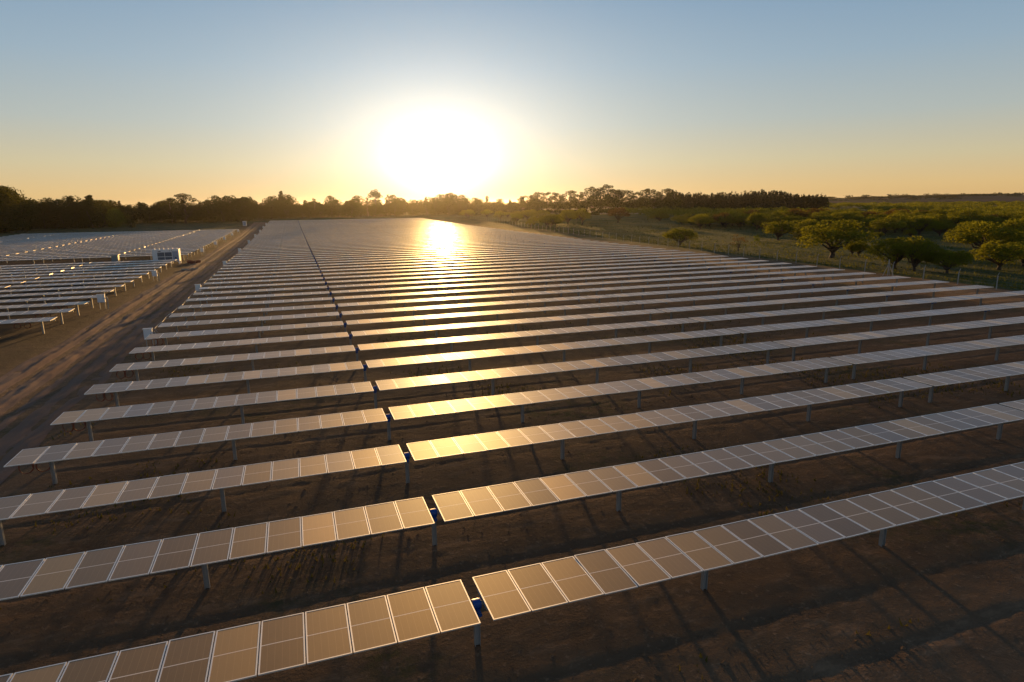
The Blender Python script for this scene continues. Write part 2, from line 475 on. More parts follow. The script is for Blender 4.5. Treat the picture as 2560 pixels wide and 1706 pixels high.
tag(link('dirt_road', grid_mesh('dirt_road', RX, RY, RZ, M_ROAD)), kind='structure')

px_ = np.concatenate([np.arange(0, 40, .8), np.arange(40, 160, 3), np.arange(160, 620, 12)])
py_ = np.concatenate([np.arange(20, 160, 1.0), np.arange(160, 540, 3)])
PY = np.repeat(py_[:, None], len(px_), 1)
PX0 = 97.5 + .075 * (py_ - 63)
PX = PX0[:, None] + px_[None] + (.8 * fbm(py_ * .2, py_ * 0, 3, 70))[:, None] * np.clip(1 - px_ / 4, 0, 1)[None]
PZ = gz(PY) + .02 + np.clip(px_ / 3, 0, 1)[None] * (.08 + .22 * fbm(PX * .08, PY * .08, 3, 71) + .10 * fbm(PX * .6, PY * .9, 3, 72))
tag(link('pasture', grid_mesh('pasture', PX, PY, np.maximum(PZ, gz(PY) + .02), M_PASTURE)), kind='structure')

# ------------------------------------------------------------------ solar trackers
PITCH_M, PW, PL, HT = 1.154, 1.122, 2.20, 1.55
FR = .036
def panel_quads(mb, x0, n, y=0, z=0):
    """n framed modules side by side from x0 (used where a row is too far to take apart)"""
    for i in range(n):
        cx = x0 + PITCH_M * (i + .5); a, b = PW / 2, PL / 2; r = random.random()
        ins = .022
        mb.add([(cx - a + ins, y - b + ins, z), (cx + a - ins, y - b + ins, z), (cx + a - ins, y + b - ins, z), (cx - a + ins, y + b - ins, z)],
               [(0, 1, 2, 3)], 0, [[(0, 0), (1, 0), (1, 1), (0, 1)]], r)
        mb.box((cx, y, z - .021), (PW, PL, .038), 1)
        o = [(cx - a, y - b, z + .002), (cx + a, y - b, z + .002), (cx + a, y + b, z + .002), (cx - a, y + b, z + .002)]
        q = [(cx - a + FR, y - b + FR, z + .002), (cx + a - FR, y - b + FR, z + .002), (cx + a - FR, y + b - FR, z + .002), (cx - a + FR, y + b - FR, z + .002)]
        mb.add(o + q, [(0, 1, 5, 4), (1, 2, 6, 5), (2, 3, 7, 6), (3, 0, 4, 7)], 1)
def plate_mesh():
    mb = MB(); a, b = PW / 2 - .012, PL / 2 - .012
    mb.add([(-a, -b, 0), (a, -b, 0), (a, b, 0), (-a, b, 0)], [(0, 1, 2, 3)], 0, [[(0, 0), (1, 0), (1, 1), (0, 1)]])
    mb.add([(-a, -b, -.006), (a, -b, -.006), (a, b, -.006), (-a, b, -.006)], [(3, 2, 1, 0)], 1)
    mb.box((0, .0, -.03), (.16, .1, .03), 1)
    return mb.mesh('solar_panel', [M_GLASS, M_BACK])
def frame_mesh():
    mb = MB(); a, b = PW / 2, PL / 2
    for sx in (-1, 1): mb.box((sx * (a - FR / 2), 0, -.0155), (FR, PL, .037), 0)
    for sy in (-1, 1): mb.box((0, sy * (b - FR / 2), -.0155), (PW - 2 * FR, FR, .0365), 0)
    return mb.mesh('frame', [M_ALU])
def whole_panel_mesh():
    mb = MB(); panel_quads(mb, -PITCH_M / 2, 1); mb.rnd = [0.0] * len(mb.rnd)
    return mb.mesh('solar_panel', [M_GLASS, M_ALU])
ME_PLATE, ME_FRAME, ME_PANEL = plate_mesh(), frame_mesh(), whole_panel_mesh()

def post_mb(mb, x, z0=-.35, z1=HT - .16, mat_=0):
    mb.box((x - .075, 0, (z0 + z1) / 2), (.012, .15, z1 - z0), mat_)
    mb.box((x + .075, 0, (z0 + z1) / 2), (.012, .15, z1 - z0), mat_)
    mb.box((x, 0, (z0 + z1) / 2), (.138, .012, z1 - z0), mat_)
    return mb
def bearing(mb, x, z, mat_=0):
    mb.box((x, 0, z - .1), (.09, .2, .14), mat_)
    mb.box((x, 0, z - .005), (.07, .26, .05), mat_)
def tube_mb(mb, x0, x1, z, x_first, n, mat_=0):
    mb.tube([(x0, 0, z), (x1, 0, z)], .068, 8, mat_)
    for i in range(n + 1):
        xr = x_first + PITCH_M * i
        off = .03 if i == 0 else (-.03 if i == n else 0)
        mb.box((xr + off, 0, z + .095), (.055, 1.25 if 0 < i < n else 1.05, .05), mat_)
def motor_parts(mb, z):
    mb.tube([(0, 0, z - .30), (0, 0, z - .18), (0, 0, z - .16), (0, 0, z + .0)], [.10, .10, .135, .135], 16, 0)
    mb.tube([(-.12, 0, z), (.12, 0, z)], .15, 18, 0)
    mb.tube([(0, -.13, z - .1), (0, -.42, z - .1)], .06, 12, 0)
    return mb

ME_POST = {}
def post_mesh():
    if 'p' not in ME_POST:
        mb = post_mb(MB(), 0); bearing(mb, 0, HT - .17, 0); ME_POST['p'] = mb.mesh('post', [M_STEEL])
    return ME_POST['p']
ME_MOTOR = motor_parts(MB(), HT - .17).mesh('drive_motor', [M_BLUE])

ORD = ('first second third fourth fifth sixth seventh eighth ninth tenth eleventh twelfth thirteenth fourteenth fifteenth sixteenth '
       'seventeenth eighteenth nineteenth twentieth').split()
TUBE_Z = HT - .17
tube_cache, table_cache = {}, {}
def tracker(Y, secs, motor_x, posts, label, group, detail, tilt=0.0, xlim=None, name='solar_tracker', plate=False):
    """secs: [(x_first, modules)] either side of the motor. detail 3: every module with its frame, 2: every module, 1: parts, 0: one mesh"""
    z = float(gz(Y)); vis = lambda x: xlim is None or xlim[0] <= x <= xlim[1]
    lo = secs[0][0]; hi = secs[-1][0] + secs[-1][1] * PITCH_M
    rot = Matrix.Rotation(tilt, 4, 'X')
    if detail == 0:
        mb = MB()
        for x0, n in secs:
            panel_quads(mb, x0 - motor_x, n, 0, HT); mb.tube([(x0 - motor_x - .1, 0, TUBE_Z), (x0 + n * PITCH_M - motor_x + .1, 0, TUBE_Z)], .065, 6, 2)
        if tilt:
            for k in range(len(mb.v)):
                v = mb.v[k]; yy = v[:, 1].copy(); zz = v[:, 2] - HT
                v[:, 1] = yy * math.cos(tilt) - zz * math.sin(tilt); v[:, 2] = HT + yy * math.sin(tilt) + zz * math.cos(tilt)
        for p in posts: post_mb(mb, p - motor_x, mat_=2)
        mb.tube([(0, 0, TUBE_Z - .28), (0, 0, TUBE_Z + .02)], .13, 8, 3)
        if plate: mb.box((0, 0, HT + .02), (.05, 1.9, .17), 1)  # bright upright strip added only to throw a sun glint
        o = mb.build(name, [M_GLASS, M_ALU, M_STEEL, M_BLUE]); o.location = (motor_x, Y, z)
        return tag(o, label, 'solar panels', group)
    t = empty(name, (motor_x, Y, z)); tag(t, label, 'solar panels', group)
    Tp = Matrix.Translation((0, 0, HT)) @ rot
    for si, (x0, n) in enumerate(secs):
        xs = [x0 + PITCH_M * (i + .5) for i in range(n)]
        if detail >= 2:
            for i, x in enumerate(xs):
                if not vis(x): continue
                o = link('solar_panel', ME_PLATE if detail == 3 else ME_PANEL, t)
                j = Matrix.Rotation(R(random.gauss(0, .22)), 4, 'X') @ Matrix.Rotation(R(random.gauss(0, .22)), 4, 'Y')
                o.matrix_local = Tp @ Matrix.Translation((x - motor_x, 0, 0)) @ j
                if detail == 3: link('frame', ME_FRAME, o)
        else:
            mb = MB(); panel_quads(mb, x0 - motor_x, n, 0, 0)
            o = mb.build('panel_table', [M_GLASS, M_ALU], t); o.matrix_local = Tp
        key = (round(x0 - motor_x, 2), n)
        if key not in tube_cache:
            a = x0 - motor_x; b = a + n * PITCH_M
            e0, e1 = (a - .12, b + .1) if si == 0 else (a - .1, b + .12)
            mb = MB(); tube_mb(mb, e0, e1, 0, a, n); tube_cache[key] = mb.mesh('torque_tube', [M_STEEL])
        o = link('torque_tube', tube_cache[key], t)
        o.matrix_local = Tp @ Matrix.Translation((0, 0, TUBE_Z - HT))
    for p in posts:
        if vis(p): link('post', post_mesh(), t, (p - motor_x, 0, 0))
    if vis(motor_x): link('drive_motor', ME_MOTOR, t)
    if plate: MB().box((0, 0, HT + .02), (.05, 1.9, .17)).build('glint_plate', [M_ALU], t)  # added reflector for the glints at the gaps, no tracker part
    return t

Y0, DY = 15.746, 5.964
TAN_R = math.tan(R(59.5)); TAN_L = math.tan(R(22))
NROWS = 73
def lim(Y): return (-TAN_L * Y - 6, TAN_R * Y + 5)
for k in range(NROWS):
    Y = Y0 + DY * k
    d = 3 if k < 3 else 2 if k < 11 else 1 if k < 24 else 0
    xl = lim(Y)
    if k < 20:
        la = f'{ORD[k]} row of solar panels from the front, section with the motor near the dirt road'
        lb = f'{ORD[k]} row of solar panels from the front, section ending at the post fence'
        ga = gb = 'rows of solar panels in the main field'
    else:
        la = 'distant row of solar panels in the main field, section beside the dirt road'
        lb = 'distant row of solar panels in the main field, section beside the post fence'
        ga, gb = 'distant main field rows by the road', 'distant main field rows by the fence'
    tl = R(random.gauss(.1, .25))
    # one row a little higher than its neighbours every so often shows as a line across the far field
    tracker(Y, [(-13.245, 15), (4.40, 28)], 4.23, [-11.77, -3.77, 4.23, 12.23, 20.23, 28.23, 35.6], la, ga, d, tl, xl)
    if 37.2 < xl[1]:
        tracker(Y, [(36.96, 28), (69.36, 15)], 69.31, [38.2, 45.31, 53.31, 61.31, 69.31, 77.31, 85.31], lb, gb, d, R(random.gauss(.1, .25)), xl)

# the second field across the road, its panels tipped a few degrees the other way
YL0 = 77.96
for j in range(43):
    if j in (14, 15): continue
    Y = YL0 + DY * j
    if j < 14:
        la = f'{ORD[j]} row of solar panels from the front in the smaller field across the dirt road'
        ga = 'rows of solar panels across the road'
    else:
        la = 'distant row of solar panels across the road, behind the white inverter container'
        ga = 'distant rows across the road'
    tracker(Y, [(-67.8, 23), (-40.92, 14)], -41.09, [-66.5, -57.1, -49.1, -41.09, -33.1, -25.9], la, ga, 1 if j < 12 else 0, R(.9 + random.gauss(0, .2)), None, plate=random.random() < .35)
    if TAN_L * Y > 66:
        tracker(Y, [(-111.2, 14), (-94.7, 23)], -94.87, [-110.2, -102.9, -94.87, -86.9, -78.9, -69.5],
                'distant row of solar panels across the road, section farthest from the road', 'distant rows far across the road', 0, R(.9 + random.gauss(0, .2)), None, plate=random.random() < .35)

# ------------------------------------------------------------------ trees
rng = np.random.default_rng(5)
def cards(P, size, flat=.0):
    """one small quad at each point, turned at random (flat>0 lays them down a little)"""
    n = len(P)
    a = rng.normal(size=(n, 3)); a[:, 2] *= (1 - flat); a /= np.linalg.norm(a, axis=1, keepdims=True)
    b = rng.normal(size=(n, 3)); b -= (b * a).sum(1, keepdims=True) * a; b /= np.linalg.norm(b, axis=1, keepdims=True)
    s = size * rng.uniform(.6, 1.25, (n, 1)); t = s * rng.uniform(.35, .8, (n, 1))
    A, B = a * s / 2, b * t / 2
    return np.stack([P - A, P + B * .9, P + A, P - B], 1)
def clump_points(c, r, n, shell=.55):
    d = rng.normal(size=(n, 3)); d /= np.linalg.norm(d, axis=1, keepdims=True)
    return np.asarray(c) + d * (shell + (1 - shell) * rng.random((n, 1))) ** .6 * np.asarray(r)
def limb(mb, a, b, r0, r1, sag=.12, n=5, sides=6):
    a, b = np.asarray(a, float), np.asarray(b, float); L = np.linalg.norm(b - a)
    w = rng.normal(size=(n, 3)) * L * .05; w[0] = 0; w[-1] = 0
    t = np.linspace(0, 1, n)[:, None]
    pts = a + (b - a) * t + w; pts[:, 2] += np.sin(t[:, 0] * math.pi) * L * sag
    mb.tube([tuple(p) for p in pts], list(r0 + (r1 - r0) * t[:, 0]), sides)
def acacia(Rr, H, th, n_cl, n_leaf, size, seed, leaf=None, lean=0.0, bare=False):
    """umbrella-crowned thorn tree: short forking trunk, broad layered crown"""
    global rng
    rng = np.random.default_rng(seed)
    cen, rad = [], []
    for i in range(n_cl):
        rr = Rr * math.sqrt((i + .5) / n_cl) * .86; an = i * 2.39996 + rng.normal() * .35
        top = th + (H - th) * math.sqrt(max(0.03, 1 - (rr / (Rr * 1.02)) ** 2))
        drop = rng.uniform(.05, .5) if i % 3 else rng.uniform(.45, .95)
        z = th * .85 + (top - th * .85) * (1 - .55 * drop) - (H - th) * .12
        cen.append((rr * math.cos(an) + lean * z, rr * math.sin(an), z)); k = Rr * rng.uniform(.24, .38)
        rad.append((k, k, k * rng.uniform(.38, .6)))
    P = np.concatenate([clump_points(c, r, n_leaf // n_cl) for c, r in zip(cen, rad)])
    Q = cards(P, size, .35)
    val = rng.random(len(P)) * .6 + np.repeat(rng.random(n_cl), n_leaf // n_cl) * .4
    crown = quad_mesh('crown', Q, leaf or L_ACACIA, val)
    mb = MB(); k = Rr * .045 + .05
    fork = (lean * th * .5, 0, th * .55)
    limb(mb, (0, 0, -.3), fork, k * 1.35, k, 0, 4, 8)
    order = np.argsort([c[0] ** 2 + c[1] ** 2 for c in cen])
    for j in order[::max(1, n_cl // 14)]:
        c = cen[j]; m_ = (fork[0] * .5 + c[0] * .5, c[1] * .45, fork[2] + (c[2] - fork[2]) * .6)
        limb(mb, fork, m_, k * .62, k * .36, .08); limb(mb, m_, (c[0], c[1], c[2] + rad[j][2] * .2), k * .36, k * .1, .05)
    return mb.mesh('trunk', [M_BARK], True), crown
def tall_tree(Rr, H, th, n_cl, n_leaf, size, seed, leaf, bark, spread=1.0, low=.0):
    """eucalyptus-like: clear stem, separate clumps with sky between them"""
    global rng
    rng = np.random.default_rng(seed)
    cen, rad = [], []
    for i in range(n_cl):
        f = (i + rng.random()) / n_cl; z = th + (H - th) * (.08 + .86 * f)
        w = Rr * spread * math.sin(math.pi * min(.93, max(.2, .22 + .68 * f))) * rng.uniform(.35, .95); an = i * 2.4 + rng.normal() * .5
        cen.append((w * math.cos(an), w * math.sin(an), z)); k = Rr * rng.uniform(.32, .5) * (1.15 - .3 * f)
        rad.append((k, k, k * rng.uniform(.55, .85)))
    P = np.concatenate([clump_points(c, r, n_leaf // n_cl) for c, r in zip(cen, rad)])
    val = rng.random(len(P)) * .6 + np.repeat(rng.random(n_cl), n_leaf // n_cl) * .4
    crown = quad_mesh('crown', cards(P, size, .1), leaf, val)
    mb = MB(); k = H * .014 + .08
    top = (rng.normal() * .3, rng.normal() * .3, H * .86)
    limb(mb, (0, 0, -.4), top, k, k * .25, 0, 7, 7)
    for c in cen:
        zz = max(th * .6, c[2] - abs(c[0]) - abs(c[1])); limb(mb, (top[0] * zz / H, top[1] * zz / H, zz), c, k * .38, k * .1, .03, 4, 5)
    return mb.mesh('trunk', [bark], True), crown
def dense_tree(Rr, H, n_cl, n_leaf, size, seed, leaf, conical=False, base=.12, bark=None):
    """full crown reaching nearly to the ground"""
    global rng
    rng = np.random.default_rng(seed)
    cen, rad = [], []
    for i in range(n_cl):
        f = (i + .5) / n_cl; z = H * (base + (.97 - base) * f)
        prof = (1 - f) ** .55 if conical else math.sqrt(max(.02, 1 - (1.75 * f - .75) ** 2)) if f > .43 else .75 + .25 * f / .43
        w = Rr * prof * rng.uniform(.25, .8); an = i * 2.4 + rng.normal() * .4
        k = Rr * (.5 if not conical else .42) * (.4 + .6 * prof) * rng.uniform(.75, 1.2)
        cen.append((w * math.cos(an), w * math.sin(an), min(z, H - k * .6))); rad.append((k, k, k * rng.uniform(.7, 1.1)))
    P = np.concatenate([clump_points(c, r, n_leaf // n_cl) for c, r in zip(cen, rad)])
    val = rng.random(len(P)) * .6 + np.repeat(rng.random(n_cl), n_leaf // n_cl) * .4
    crown = quad_mesh('crown', cards(P, size, .1), leaf, val)
    mb = MB(); k = H * .012 + .05
    limb(mb, (0, 0, -.4), (0, 0, H * .9), k, k * .15, 0, 5, 6)
    for c in cen[::3]: limb(mb, (0, 0, max(.5, c[2] - 1.0)), c, k * .3, k * .1, .03, 3, 4)
    return mb.mesh('trunk', [bark or M_BARK], True), crown

def plant(name, meshes, x, y, sc, label, cat='tree', group=None, rz=None, sz=None):
    t = empty(name, (x, y, float(gz(y)) + (.05 if x > 99 else 0)), random.uniform(0, 6.28) if rz is None else rz)
    s3 = (sc, sc, sz if sz else sc)
    tag(t, label, cat, group)
    for nm, me in zip(('trunk', 'crown'), meshes):
        o = link(nm, me, t); o.scale = s3
    return t

# unit-sized kinds: every acacia is modelled about 10 m wide, then scaled to its own size
AC = [acacia(5.0, 5.6, 1.5, 26, 5200, .34, 101), acacia(5.0, 5.2, 1.3, 22, 4800, .34, 102, lean=.12), acacia(5.0, 6.0, 1.7, 30, 5600, .33, 103),
      acacia(5.0, 4.8, 1.4, 20, 4600, .36, 104, lean=-.1), acacia(5.0, 5.5, 1.2, 24, 5000, .35, 105)]
AC_BROWN = acacia(5.0, 6.6, 1.8, 24, 4400, .34, 106, L_BROWN)
AC_THIN = acacia(2.2, 5.0, 1.4, 8, 420, .25, 107, L_BROWN)
AC_LOW = dense_tree(1.2, 1.9, 12, 1500, .16, 108, L_BUSH, base=.05)
ROUND = dense_tree(5.2, 9.0, 34, 5200, .42, 109, L_BUSH, base=.04)
SHRUB = dense_tree(3.0, 4.0, 18, 1800, .36, 110, L_BROAD, base=.04)

def ac(k, w, h, x, y, label, group=None, rz=None):
    meshes = AC[k] if isinstance(k, int) else k
    base_h = {0: 5.6, 1: 5.2, 2: 6.0, 3: 4.8, 4: 5.5}.get(k, 6.6) if isinstance(k, int) else 6.6
    return plant('acacia_tree', meshes, x, y, w / 9.5, label, 'tree', group, rz, h / base_h)

G_AC = 'thorn trees on the pasture'
def fence_line(y): return 96.2 + .075 * (y - 63)
ac(2, 15.8, 8.8, 114.2, 109.6, 'broad spreading thorn tree with a low skirt of foliage, biggest standing alone behind the fence', G_AC, 2.2)
ac(0, 11.2, 6.9, 149.4, 165.9, 'neat umbrella thorn tree with a short dark trunk on sunlit grass', G_AC, .4)
ac(1, 9.4, 6.3, 106.9, 87.8, 'thorn tree with golden drooping edge right behind the braced white corner post', G_AC, 3.3)
ac(4, 8.4, 6.6, 106.1, 83.2, 'dark green thorn tree pressed against the golden edged one behind the corner post', G_AC, 1.0)
ac(3, 7.4, 4.6, 107.5, 78.0, 'low shadowy thorn tree behind the fence, darkest of the cluster there', G_AC, 5.0)
ac(2, 14.6, 8.2, 139.5, 93.5, 'tall yellow-green thorn tree rising highest of the cluster behind the fence posts', G_AC, 4.1)
ac(0, 9.6, 5.6, 121.6, 78.7, 'wide dark thorn tree beside the tall yellow-green one, near the frame edge', G_AC, 2.8)
ac(1, 7.6, 5.2, 130.7, 80.5, 'thorn tree cut by the frame edge, its canopy deep green', G_AC, 0)
ac(3, 3.4, 3.6, 121.7, 111.2, 'slim little thorn tree under the flank of the biggest one', G_AC, 1)
ac(4, 4.8, 3.7, 124.2, 111.7, 'small round thorn tree with visible stem next to the slim little one', G_AC, 2)
ac(0, 10.6, 8.3, 190.4, 224.4, 'golden-topped thorn tree on a tall stem at the edge of the woodland', G_AC, 3)
plant('bush', AC_LOW, 141.6, 166.7, 1.0, 'small round dark bush alone on the open grass', 'bush', 'bushes on the pasture')
plant('bush', SHRUB, 155.6, 162.4, 1.05, 'dense dark bush beside the neat umbrella thorn tree', 'bush', 'bushes on the pasture')
ac(3, 11.6, 6.6, 176.5, 181.2, 'flat-topped thorn tree behind the dense dark bush', G_AC, .3)
ac(1, 4.0, 3.2, 197.5, 157.7, 'low thorn tree with pale lit top in the clearing', G_AC, 1.7)
ac(2, 12.4, 6.6, 199.8, 169.6, 'wide thorn tree spreading over the clearing behind the biggest one', G_AC, 2.3)
ac(4, 3.2, 2.4, 183.4, 157.8, 'tiny dark thorn tree on the bare grass of the clearing', G_AC, 2.9)
ac(0, 8.2, 8.0, 255.0, 235.2, 'tall-stemmed thorn tree at the back of the clearing', G_AC, 4.4)
ac(0, 9.8, 5.7, 107.8, 159.5, 'umbrella thorn tree standing just outside the fence, alone with its trunk in view', G_AC, 5.2)
ac(4, 10.4, 7.2, 176.7, 246.0, 'rounded thorn tree in the middle of the pasture with long shadow', G_AC, 1.1)
ac(3, 5.4, 4.2, 192.3, 283.8, 'small thorn tree behind the rounded one in mid pasture', G_AC, 2.6)
plant('leafless_tree', AC_THIN, 109.4, 135.5, 1.0, 'nearly leafless small tree with crooked bare branches by the fence', 'tree', None, 1.0)
ac(AC_BROWN, 12.8, 9.4, 183.0, 334.8, 'russet brown thorn tree on the rise at the far side of the grass', G_AC, .9)
ac(2, 9.2, 9.2, 154.3, 323.6, 'bright green tree with rounded top, larger of the pair on the rise', G_AC, 4)
ac(1, 9.2, 9.0, 144.3, 320.8, 'bright green tree with thin stems, smaller of the pair on the rise', G_AC, 3)
ac(0, 14.2, 7.5, 124.2, 301.4, 'broad olive thorn tree beside the far corner of the fence line', G_AC, 1)
ac(3, 4.6, 3.8, 116.3, 305.6, 'small bushy tree at the foot of the broad olive one', G_AC, 1)
ac(4, 8.4, 5.6, 133.0, 373.4, 'sunlit pale thorn tree behind the broad olive one', G_AC, 2)
ac(1, 8.4, 6.4, 140.1, 428.6, 'pale yellow thorn tree on its own under the glow of the sun', G_AC, 4)
ac(2, 12.0, 7.0, 150.0, 400.0, 'olive thorn tree behind the pale yellow one, near the sun glow', G_AC, 4)
ac(0, 12.0, 7.0, 128.0, 470.0, 'hazy thorn tree right of the far end of the panels under the sun', G_AC, 2)
ac(4, 11.0, 6.6, 146.0, 480.0, 'hazy olive thorn tree near the far end of the fence', G_AC, 5)
random.seed(31)
for i in range(30):
    yy = random.uniform(300, 500); xx = fence_line(yy) + random.uniform(6, 62) + (yy - 300) * .12
    if yy < 350 and 150 < xx < 182: continue
    w = random.uniform(6, 12)
    plant('acacia_tree', AC[i % 5], xx, yy, w / 9.5, 'thorn tree in the loose scrub between the far fence and the wooded rise', 'tree', 'scrub by the far fence', None, w / 9.5 * random.uniform(.8, 1.15))
plant('bush', SHRUB, 121.0, 345.0, .9, 'olive bush close to the far stretch of fence', 'bush', 'bushes on the pasture')
plant('bush', AC_LOW, 127.0, 318.0, 1.4, 'low bush beside the broad olive tree', 'bush', 'bushes on the pasture')

plant('round_tree', ROUND, -95.5, 421.5, 1.17, 'big ball-shaped bright green tree in front of the dark tree line', 'tree', None, 1.0)
plant('shrub', SHRUB, -87.3, 418.0, 1.0, 'low dark shrub next to the ball-shaped tree', 'shrub', 'shrubs by the tree line')
plant('shrub', SHRUB, -76.9, 487.5, 1.5, 'wide dark shrub below the tall open-crowned tree', 'shrub', 'shrubs by the tree line')
plant('shrub', SHRUB, -101.0, 432.0, .8, 'small shrub half hidden behind the ball-shaped tree', 'shrub', 'shrubs by the tree line')

# tall trees that stand clear of the skyline
EU = [tall_tree(5.6, 20, 4.0, 17, 3400, .62, 201, L_EUC, M_BARKPALE), tall_tree(5.2, 20, 5.0, 15, 3100, .62, 202, L_EUC, M_BARKPALE, 1.15),
      tall_tree(6.0, 20, 3.5, 19, 3800, .62, 203, L_EUC, M_BARK), tall_tree(4.6, 20, 6.5, 12, 2500, .6, 204, L_EUC, M_BARKPALE, 1.2)]
def umbrella_top(seed):
    global rng
    rng = np.random.default_rng(seed)
    cen = [(5.6 * math.sqrt((i + .5) / 17) * math.cos(i * 2.4), 5.6 * math.sqrt((i + .5) / 17) * math.sin(i * 2.4), 15.5 + 6.6 * (1 - (i + .5) / 17) * rng.uniform(.65, 1.0)) for i in range(17)]
    P = np.concatenate([clump_points(c, (2.0, 2.0, 1.3), 210) for c in cen])
    crown = quad_mesh('crown', cards(P, .55, .2), L_EUC, rng.random(len(P)))
    mb = MB(); limb(mb, (0, 0, -.4), (.3, 0, 12), .42, .3, 0, 5, 8)
    for c in cen[::2]: limb(mb, (.3, 0, 12), c, .2, .06, .02, 5, 6)
    return mb.mesh('trunk', [M_BARK], True), crown
DN_TOP = dense_tree(4.6, 13, 26, 2800, .6, 320, L_EUC, False, .3)
def tall(k, x, y, h, label, group='tall trees above the tree line', sc=None):
    return plant('eucalyptus_tree', EU[k], x, y, (sc or h / 20), label, 'tree', group, None, h / 20)
tall(2, -141.5, 404.0, 23.5, 'tallest tree at the very edge of the frame with layered open crown')
tall(0, -147.0, 398.0, 22.0, 'tall tree cut by the frame edge beside the layered open crown')
tall(2, -66.5, 474, 20.0, 'tall open-crowned tree towering over the tree line behind the second field', sc=1.45)
tall(3, -76.6, 483, 16.5, 'thin sparse tree leaning out beside the tall open-crowned tree', sc=1.2)
tall(1, -32.3, 502.3, 17.5, 'tall tree with ragged top above the end of the dirt road', sc=1.5)
plant('tree', DN_TOP, -5.8, 575, 1.35, 'full-topped tall tree above the tree line behind the first panel columns', 'tree', 'tall trees above the tree line', None, 1.38)
plant('umbrella_tree', umbrella_top(77), 73.3, 588.6, 1.06, 'lone umbrella-shaped tree standing tall on the skyline beside the sun glow', 'tree', None, .3, 1.06)
tall(3, 66.5, 590.0, 17.0, 'thin bare-looking tree beside the lone umbrella-shaped tree', None, .55)
tall(3, 20.5, 590.0, 16.5, 'spindly tree poking out of the tree line left of the umbrella-shaped one', None, .6)
EUC = [(208.5,565.1,17.3),(215.6,562.5,17.9),(221.6,560.3,20.8),(229,557.4,20.3),(236.1,554.7,19.9),(242.1,552.6,16.5),(249.5,549.7,21.9),(256.2,547.2,17.8),(262.2,545,20.7),(268.5,542.6,25),(275.6,539.9,24.2),(281.9,537.5,26.7),(287.8,535.2,22.6),(292.1,533.7,21.8),(300.2,530.7,21.7),(307.1,527.9,19.5),(315.6,524.8,22.6),(322.9,522,21.8),(333.6,518.4,22.8),(340.6,516.5,19.9),(330,519.5,17)]
for i, (x, y, h) in enumerate(EUC):
    tall(i % 4, x, y, h, 'eucalyptus in the ragged grove on the skyline beyond the pasture', 'eucalyptus grove beyond the pasture', h / 20 * 1.4)

